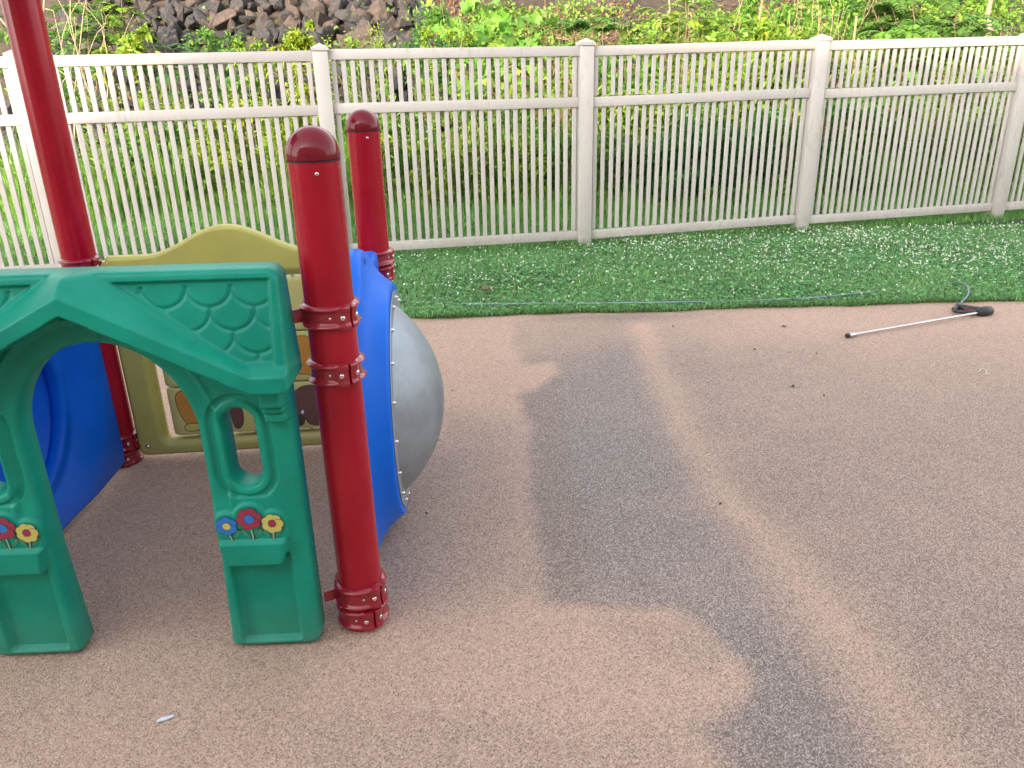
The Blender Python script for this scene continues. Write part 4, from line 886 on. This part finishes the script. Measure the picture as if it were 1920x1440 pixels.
# yellow panel between C and B
yx = (B_-C_)/np.linalg.norm(B_-C_); yn = np.array([yx[1], -yx[0]]); ycen = (B_+C_)/2; YL = np.linalg.norm(B_-C_)
def profile_top(u): return .815+.098*(0.5+0.5*np.cos(np.pi*np.clip(np.abs(u)/.30, 0, 1)))
YOF = -.025
def y_sdf(u, v):
    top = (v-profile_top(u+.0))*.93; body = rbox(u, v, 0, .45, .452, .425, .03); outer = np.maximum(rbox(u, np.minimum(v, .45), 0, .45, .452, .425, .03), top)
    cor = np.hypot(np.maximum(np.abs(u)-.427, 0), np.maximum(v-.775, 0))-.026; outer = np.where((np.abs(u) > .427) & (v > .775), np.maximum(cor, -1), outer)
    op = rbox(u, v, .005, .405, .345, .318, .022); return np.maximum(outer, -op)
def y_H(u, v):
    op = rbox(u, v, .005, .405, .345, .318, .022); return .048-.014*sst(.03, .0, op)
ylw = relief('activity_panel', -.455, .455, .02, .90, .006, y_sdf, y_H, M_YELLOW, None, (ycen[0]+yn[0]*YOF, ycen[1]+yn[1]*YOF, 0), (yx[0], yx[1], 0), (yn[0], yn[1], 0), rnd=.010)
attach(ylw); ylw['label'] = 'yellow panel with wavy top and turning picture blocks'
def yw(u, v, H=0): p = ycen+yx*u+yn*(H+YOF); return Vector((p[0], p[1], v))
for (u, v) in ((-.415, .765), (.415, .765), (-.415, .065), (.415, .065)): bolt(yw(u, v, .0478), (yn[0], yn[1], 0), .008, .007, ylw, M_STEEL, .0125).location = PO*0; 
for ch in ylw.children: ch.matrix_parent_inverse = Matrix.Identity(4)
def fixchild(ch): ch.location = (0, 0, 0)
rails_ = MB()
for cu in (-.218, -.002, .214): rails_.tube([yw(cu, .085, .015), yw(cu, .725, .015)], .007, 10)
attach(rails_.build('spindles', M_STEEL))
def tile(cu, cv, hw=.094, hh=.0985):
    m = MB(); n = 14; pr_ = []
    for k in range(28):
        a = 2*math.pi*k/28; c, s = math.cos(a), math.sin(a); pr_.append((hw*math.copysign(abs(c)**.38, c), .014+.034*math.copysign(abs(s)**.55, s)))
    rings = [(-hh, .93), (-hh+.006, .985), (-hh+.012, 1), (hh-.012, 1), (hh-.006, .985), (hh, .93)]; vs = []; fs = []
    for dz, k in rings:
        for (x, h_) in pr_: vs.append(yw(cu+x*k, cv+dz, .014+(h_-.014)*k))
    N_ = 28
    for i in range(len(rings)-1):
        for k in range(N_): a, b = i*N_+k, i*N_+(k+1) % N_; fs.append((a, b, b+N_, a+N_))
    fs.append(tuple(range(N_))); fs.append(tuple(range((len(rings)-1)*N_, len(rings)*N_))); m.add(vs, fs)
    return attach(m.build('picture_block', M_TILE, angle=50))
def decal(par, pts, mat, name, H, ink=True, grow=.0028):
    P = np.array(pts, float); c = P.mean(0)
    # smooth closed curve
    for _ in range(2):
        Q = np.empty((len(P)*2, 2)); nx_ = np.roll(P, -1, 0); Q[0::2] = .75*P+.25*nx_; Q[1::2] = .25*P+.75*nx_; P = Q
    if ink:
        d = np.roll(P, -1, 0)-np.roll(P, 1, 0); nr = np.stack([d[:, 1], -d[:, 0]], 1); nr /= np.linalg.norm(nr, axis=1)[:, None]+1e-9
        ar = .5*np.sum(P[:, 0]*np.roll(P[:, 1], -1)-P[:, 1]*np.roll(P[:, 0], -1)); nr *= np.sign(ar)
        m = MB(); plate(m, [tuple(p) for p in P+nr*grow], H, .0005, yw); m.build('outline_print', M_INK, par, smooth=False)
    m = MB(); plate(m, [tuple(p) for p in P], H+.0004, .0006, yw); m.build(name, mat, par, smooth=False)
HT = .0480
rows = [.612, .408, .204]; cols = [-.218, -.002, .214]
for i, cv in enumerate(rows):
    for j, cu in enumerate(cols):
        t_ = tile(cu, cv); k = (i+j) % 3
        if i == 2 and j == 0:      # orange leg and foot
            decal(t_, [(cu-.055, cv+.09), (cu+.03, cv+.09), (cu+.04, cv-.03), (cu+.06, cv-.07), (cu+.0, cv-.085), (cu-.035, cv-.05), (cu-.06, cv+.02)], M_DORG, 'animal_print', HT)
            decal(t_, [(cu-.04, cv-.05), (cu+.02, cv-.05), (cu+.01, cv-.08), (cu-.045, cv-.08)], M_DYEL, 'paw_print', HT+.0011)
        elif i == 2 and j == 1:
            decal(t_, [(cu-.08, cv+.08), (cu-.045, cv+.08), (cu-.03, cv-.03), (cu-.045, cv-.08), (cu-.075, cv-.08)], M_DBRN, 'animal_print', HT); decal(t_, [(cu+.01, cv-.02), (cu+.06, cv-.02), (cu+.06, cv-.085), (cu+.01, cv-.08)], M_DDRK, 'foot_print', HT)
        elif i == 2 and j == 2:
            decal(t_, [(cu-.065, cv-.01), (cu-.055, cv+.045), (cu-.01, cv+.085), (cu+.07, cv+.08), (cu+.07, cv-.085), (cu+.0, cv-.085), (cu-.01, cv-.05), (cu-.055, cv-.06)], M_DBRN, 'animal_print', HT); decal(t_, [(cu-.06, cv-.045), (cu-.015, cv-.04), (cu-.02, cv-.085), (cu-.07, cv-.08)], M_DDRK, 'foot_print', HT+.0011)
            decal(t_, [(cu-.055, cv-.02), (cu-.042, cv+.0), (cu-.04, cv-.025)], M_DWHT, 'tusk_print', HT+.0011, True, .0015); decal(t_, [(cu-.03, cv-.025), (cu-.012, cv-.015), (cu-.018, cv-.04)], M_DWHT, 'tusk_print', HT+.0011, True, .0015)
        elif j == 2 and i == 1:
            decal(t_, [(cu-.05, cv-.07), (cu-.07, cv-.03), (cu-.068, cv+.03), (cu-.04, cv+.08), (cu+.06, cv+.08), (cu+.07, cv-.075)], M_DORG, 'animal_print', HT); decal(t_, [(cu-.035, cv+.0), (cu-.02, cv+.03), (cu+.0, cv+.02), (cu-.01, cv-.01)], M_DBRN, 'ear_print', HT+.0011)
        elif j == 2 and i == 0:
            decal(t_, [(cu-.085, cv-.05), (cu-.075, cv-.015), (cu-.045, cv-.01), (cu-.03, cv-.05)], M_DDRK, 'animal_print', HT, False); decal(t_, [(cu-.06, cv+.0), (cu-.055, cv+.03), (cu-.03, cv+.035), (cu-.015, cv+.01), (cu-.03, cv-.01)], M_DORG, 'ear_print', HT)
        else:
            decal(t_, [(cu-.06, cv-.06), (cu-.07, cv+.03), (cu-.02, cv+.07), (cu+.05, cv+.06), (cu+.065, cv-.03), (cu+.02, cv-.07)], (M_DORG, M_DBRN, M_DBLUE)[k], 'animal_print', HT)

# blue panels (outer swell with ring) ------------------------------------------------
CB = .425
def make_blue(P, Q, side, top_fn, dome_mat, label, dname, dlabel):
    ux = (Q-P)/np.linalg.norm(Q-P); nr = np.array([ux[1], -ux[0]])*side; cen = (P+Q)/2; off = -.030
    def sdf(u, v):
        outer = np.maximum(rbox(u, np.minimum(v, .45), 0, .45, .475, .43, .03), (v-top_fn(u))*.93)
        cor = np.hypot(np.maximum(np.abs(u)-.445, 0), np.maximum(v-(top_fn(np.full(u.shape, .5))-.03), 0))-.03; outer = np.where((np.abs(u) > .445) & (v > top_fn(np.full(u.shape, .5))-.03), cor, outer)
        ring = np.hypot(u, v-CB)-.372; outer = np.minimum(outer, ring); return np.maximum(outer, -(np.hypot(u, v-CB)-.285))
    def H(u, v): r = np.hypot(u, v-CB); return .050+.080*np.clip((.505-r)/.134, 0, 1)**2.6
    def Bk(u, v): r = np.hypot(u, v-CB); return .0+.078*np.clip((.47-r)/.14, 0, 1)**2.2
    o = relief('bubble_panel', -.48, .48, .02, .92, .006, sdf, H, M_BLUE, None, (cen[0]+nr[0]*off, cen[1]+nr[1]*off, 0), (ux[0], ux[1], 0), (nr[0], nr[1], 0), back=Bk, rnd=.016, rb=.012)
    attach(o); o['label'] = label
    def w_(u, v, h): p = cen+ux*u+nr*(h+off); return Vector((p[0], p[1], v))
    # dome: flange ring + cap, as lathe about the panel normal
    Z3 = Vector((nr[0], nr[1], 0)); Xv = Vector((0, 0, 1)); Yv = Z3.cross(Xv); Mx = Matrix.Identity(4); c0 = w_(0, CB, .1305)
    for i in range(3): Mx[i][0] = Xv[i]; Mx[i][1] = Yv[i]; Mx[i][2] = Z3[i]; Mx[i][3] = c0[i]
    m = MB(); rb_ = .298; hd = .138; Rs = (rb_**2+hd**2)/(2*hd)
    pf = [(.348, 0), (.3495, .0012), (.348, .003), (rb_+.008, .0032)]+[(r, .0032+math.sqrt(Rs*Rs-r*r)-(Rs-hd)) for r in np.linspace(rb_, .001, 30)]
    pf += [(r, .0002+math.sqrt(Rs*Rs-r*r)-(Rs-hd)) for r in np.linspace(.001, rb_-.001, 16)]+[(rb_, 0.0003), (.348, 0.0)]
    m.lathe(pf, 96, Mx, caps=False); d = attach(m.build(dname, dome_mat, angle=35)); d['label'] = dlabel
    for k in range(18):
        a = 2*math.pi*(k+.5)/18; p = w_(math.sin(a)*.326, CB+math.cos(a)*.326, .134); bolt(p, Z3, .0062, .008, d)
    for (u, v) in ((-.43, .70), (.43, .72), (-.43, .09), (.43, .10)):
        bolt(w_(u, v, .060), Z3, .0075, .006, o, M_STEEL, .011)
    # slot mark
    s = MB(); s.box((-.002, -.03, 0), (.002, .03, .002), Matrix.Translation(w_(-.02, .86, .0575)) @ Mx.to_3x3().to_4x4() @ Matrix.Rotation(R(90), 4, 'Z')); 
    x = s.build('moulded_slot', M_SEAM, o, smooth=False)
    return o
make_blue(A_+(B_-A_)*0.02, B_, 1, profile_top, M_DOME, 'blue panel bulging outwards on the lawn side of the front pole', 'metal_dome', 'dull grey metal dome bolted to the blue panel')
make_blue(C_, D_, 1, lambda u: .745+0*u, M_BLUE, 'deep blue panel seen through the green arch', 'blue_dome', 'blue dome seen through the green arch')

# clamps
rightEnd = (GR[0]-.004, 1.752)
cl = []
cl.append(clamp(A_, .884, R(-38), tail=((A_[0]-PR, A_[1]-.018), (-.515, 1.745))))
cl.append(clamp(A_, .745, R(-52)))
cl.append(clamp(A_, .105, R(-32), .066, tail=((A_[0]-PR, A_[1]-.018), (-.515, 1.745))))
cl.append(clamp(A_, .040, R(-56), .060))
cl.append(clamp(B_, .775, R(20), .055)); cl.append(clamp(B_, .718, R(-25), .055)); cl.append(clamp(B_, .10, R(-10)))
cl.append(clamp(C_, .785, R(-30), .070, tail=((C_[0]+PR, C_[1]-.01), tuple(yw(-.445, 0, .03)[:2]))))
cl.append(clamp(C_, .095, R(-25), .066, tail=((C_[0]+PR, C_[1]-.01), tuple(yw(-.445, 0, .03)[:2])))); cl.append(clamp(C_, .032, R(-70), .060))
cl.append(clamp(D_, .884, R(200))); cl.append(clamp(D_, .10, R(200)))

# unseen small roof with two extra poles, added to shade the playhouse
E1 = C_+np.array([-1.06, -.03]); E2 = D_+np.array([-1.06, -.03]); post(E1, 2.35); post(E2, 2.35)
q = [D_, C_, E1, E2]; cc = sum(q)/4
m = MB(); m.add([V3(cc+(p-cc)*1.22, 2.24) for p in q]+[V3(cc+(p-cc)*1.22, 2.28) for p in q]+[V3(cc+(p-cc)*.10, 2.86) for p in q], [(3, 2, 1, 0), (0, 1, 5, 4), (1, 2, 6, 5), (2, 3, 7, 6), (3, 0, 4, 7), (4, 5, 9, 8), (5, 6, 10, 9), (6, 7, 11, 10), (7, 4, 8, 11), (8, 9, 10, 11)])
attach(m.build('roof', M_GREEN, bevel=.012))

# ------------------------------------------------------------------ pressure washer wand and hose
def wand():
    T = gp(1590, 629, .014); Hn = gp(1836, 586, .022); T[2] = .014; Hn[2] = .022
    T = Vector(T); Hn = Vector(Hn); d = (Hn-T).normalized(); side = Vector((-d.y, d.x, 0)).normalized()
    root = empty('pressure_washer_wand', (T.x, T.y, 0)); tag(root, 'pressure washer wand with steel lance and black grip lying on the rubber', 'tool'); O = Vector((T.x, T.y, 0))
    m = MB(); m.tube([T-O+d*.04, Hn-O], .0065, 12); m.build('lance', M_STEEL, root)
    m = MB(); m.tube([T-O+d*.006, T-O+d*.012, T-O+d*.05, T-O+d*.056], [.012, .013, .013, .008], 14); nz = m.build('nozzle_collar', M_STEEL, root)
    m = MB(); m.tube([T-O-d*.012, T-O-d*.010, T-O+d*.005], [.011, .0135, .0135], 14); m.build('nozzle_tip', M_BLACK, nz)
    # gun: body continuing the lance, loop grip running back towards the lawn/left
    g = MB(); b0 = Hn-O; bx = b0+d*.075
    g.tube([b0-d*.012, b0, b0+d*.035, b0+d*.085, b0+d*.105], [.016, .025, .032, .028, .014], 16)
    h1 = b0+d*.055+side*.02; h2 = b0-d*.02+side*.13; lp = b0-d*.085+side*.055
    g.tube([h1, h1+side*.04-d*.015, h2+d*.02, h2], [.020, .017, .018, .017], 12)                 # handle
    g.tube([h2, h2-d*.05-side*.012, lp+side*.03-d*.01, lp, lp+d*.03-side*.025, b0+d*.01+side*.012], [.012, .011, .011, .011, .011, .013], 10)   # guard
    g.build('grip', M_BLACK, root)
    t = MB(); t.tube([b0+d*.012+side*.03, b0-d*.005+side*.055, b0-d*.012+side*.095], [.006, .005, .004], 8); t.build('trigger', flat('trigger_red', (.25, .03, .02)), root)
    e = h2; f0 = e+side*.008-d*.006
    m = MB(); fd = (gp(1815, 553, .02)-np.array(O)-np.array(f0)); fd = Vector(fd).normalized(); m.tube([f0, f0+fd*.028], [.012, .011], 12); m.build('brass_fitting', M_BRASS, root)
    p0 = O+f0+fd*.028
    hs = MB(); sl = [p0, p0+fd*.03, p0+fd*.07]; hs.tube(sl, [.0135, .014, .011], 12)
    sleeve = None
    path = [Vector(p0+fd*.07)]+[Vector(gp(px, py, z)) for px, py, z in ((1813, 556, .04), (1816, 545, .05), (1811, 534, .052), (1795, 530, .036), (1760, 534, .018), (1700, 540, .016), (1640, 546, .022), (1590, 552, .036), (1540, 557, .038), (1480, 561, .032), (1400, 564, .022), (1350, 566, .02), (1300, 566, .03), (1255, 567, .045), (1180, 568, .048), (1100, 569, .043), (1060, 569, .030), (1000, 569, .044), (950, 570, .042), (895, 570, .034), (830, 568, .02), (700, 560, .03), (560, 545, .03))]
    P = np.array([list(p) for p in path]); 
    out = []
    for i in range(len(P)-1):
        a, b, c, e_ = P[max(i-1, 0)], P[i], P[i+1], P[min(i+2, len(P)-1)]
        for t_ in np.linspace(0, 1, 6)[:-1]: out.append(.5*((2*b)+(-a+c)*t_+(2*a-5*b+4*c-e_)*t_**2+(-a+3*b-3*c+e_)*t_**3))
    hm = MB(); hm.tube(out, .0052, 10)
    h = hm.build('pressure_hose', flat('hose_grey_blue', (.20, .25, .31), .5)); tag(h, 'thin grey blue hose half sunk in the lawn grass', 'hose')
    x = hs.build('hose_sleeve', flat('sleeve_blue', (.03, .045, .16), .45), h)
wand()

# ------------------------------------------------------------------ small litter
def litter():
    c = gp(310, 1350); m = MB(); a = R(24); u = Vector((math.cos(a), math.sin(a), 0)); v = Vector((-math.sin(a), math.cos(a), 0)); O = Vector((c[0], c[1], .004))
    pts = [(-.019, -.004), (-.012, -.0055), (.002, -.0052), (.012, -.004), (.019, -.003), (.020, .002), (.013, .004), (.004, .0055), (-.007, .005), (-.013, .003), (-.019, .002)]
    n = len(pts); vs = [u*x+v*y+Vector((0, 0, .0005*math.sin(i*2))) for i, (x, y) in enumerate(pts)]+[u*x*.96+v*y*.9+Vector((0, 0, .0022+.0012*math.sin(i*1.7))) for i, (x, y) in enumerate(pts)]
    m.add(vs, [tuple(reversed(range(n))), tuple(range(n, 2*n))]+[(i, (i+1) % n, n+(i+1) % n, n+i) for i in range(n)])
    o = m.build('paper_scrap', flat('scrap_white', (.62, .68, .80)), smooth=False); o.location = O; tag(o, 'small torn white scrap lying on the rubber in the foreground', 'litter')
    m = MB(); p = [gp(px, py, .006) for px, py in ((1835, 697), (1842, 690), (1848, 693), (1851, 700), (1846, 702))]; m.tube(p, .0022, 6); o = m.build('string_scrap', flat('string_white', (.6, .55, .5))); tag(o, 'tiny pale curl of string on the rubber below the wand', 'litter')
    mt = flat('dead_leaf', (.045, .03, .02), .8)
    for i, (px, py, s, lb) in enumerate([(1350, 945, .008, 'small dark crumb on the pale streak in the middle of the rubber'), (1470, 612, .016, 'flat dead leaf on the rubber near the lawn, left of the wand'), (1415, 655, .010, 'dark leaf bit left of the wand on the rubber'), (1487, 724, .012, 'dark curled leaf bit below the wand tip, left'), (1545, 742, .008, 'dark crumb right of the curled leaf bit'), (1531, 663, .007, 'little dark crumb nearest the wand tip'), (1262, 612, .010, 'thin dark twig bit at the top of the pale streak'), (848, 733, .006, 'tiny dark crumb right of the metal dome'), (800, 963, .006, 'tiny dark crumb under the lower edge of the metal dome'), (752, 599, .012, 'dark leaf bit at the lawn edge above the metal dome')]):
        c = gp(px, py, .004); m = MB(); k = 7; a0 = RS.rand()*6; vs = [Vector((s*math.cos(a0+6.283*j/k)*(1 if j % 2 else .6), .5*s*math.sin(a0+6.283*j/k), .0005)) for j in range(k)]; vs += [q*.8+Vector((0, 0, .003+.002*RS.rand())) for q in vs]
        m.add(vs, [tuple(reversed(range(k))), tuple(range(k, 2*k))]+[(j, (j+1) % k, k+(j+1) % k, k+j) for j in range(k)]); o = m.build('leaf_litter', mt, smooth=False); o.location = tuple(c); o.rotation_euler = (0, 0, RS.rand()*3); tag(o, lb, 'debris')
    c = gp(912, 544, .05); m = MB(); m.lathe([(.001, 0), (.022, .004), (.03, .014), (.018, .026), (.002, .030)], 9, caps=False)
    m.v = [(x*(1+.25*math.sin(i*3.1)), y*(1+.2*math.cos(i*2.3)), z) for i, (x, y, z) in enumerate(m.v)]; o = m.build('soil_clod', flat('clod', (.16, .10, .07), .9)); o.location = tuple(c); tag(o, 'small brown clod on the lawn above the hose', 'clod')
litter()

# ------------------------------------------------------------------ unseen building added behind the camera, roofline shaped to shade the playground
def building():
    r = empty('shade_building', (0, -4.2, 0)); tag(r, 'unseen pale building with a sloping roof, added behind the viewer for shade', 'building')
    m = MB(); prof = [(-9.6, -.1), (14, -.1), (14, 5.6), (-6.6, 5.5), (-7.4, 4.95), (-9.6, 3.4)]; n = len(prof)
    vs = [(x, 0, z) for x, z in prof]+[(x, -9, z) for x, z in prof]; m.add(vs, [tuple(range(n)), tuple(range(2*n-1, n-1, -1))]+[(i, (i+1) % n, n+(i+1) % n, n+i) for i in range(n)])
    m.build('wall', soil_mat('stucco', (.42, .38, .33), (.5, .46, .41), 3), r, smooth=False)
    w_ = MB(); f_ = MB()
    for x in (-1.2, 1.2, 3.6, 6.0): f_.box((x-.75, .001, .9), (x+.75, .05, 2.3)); w_.box((x-.68, .0505, .97), (x+.68, .058, 2.23))
    g_, nt, b = newmat('dark_glass'); b.inputs['Base Color'].default_value = (.02, .025, .03, 1); b.inputs['Roughness'].default_value = .05
    q = f_.build('window_frames', M_VINYL, r, smooth=False); w_.build('glass', g_, q, smooth=False)
building()
bpy.context.view_layer.update()
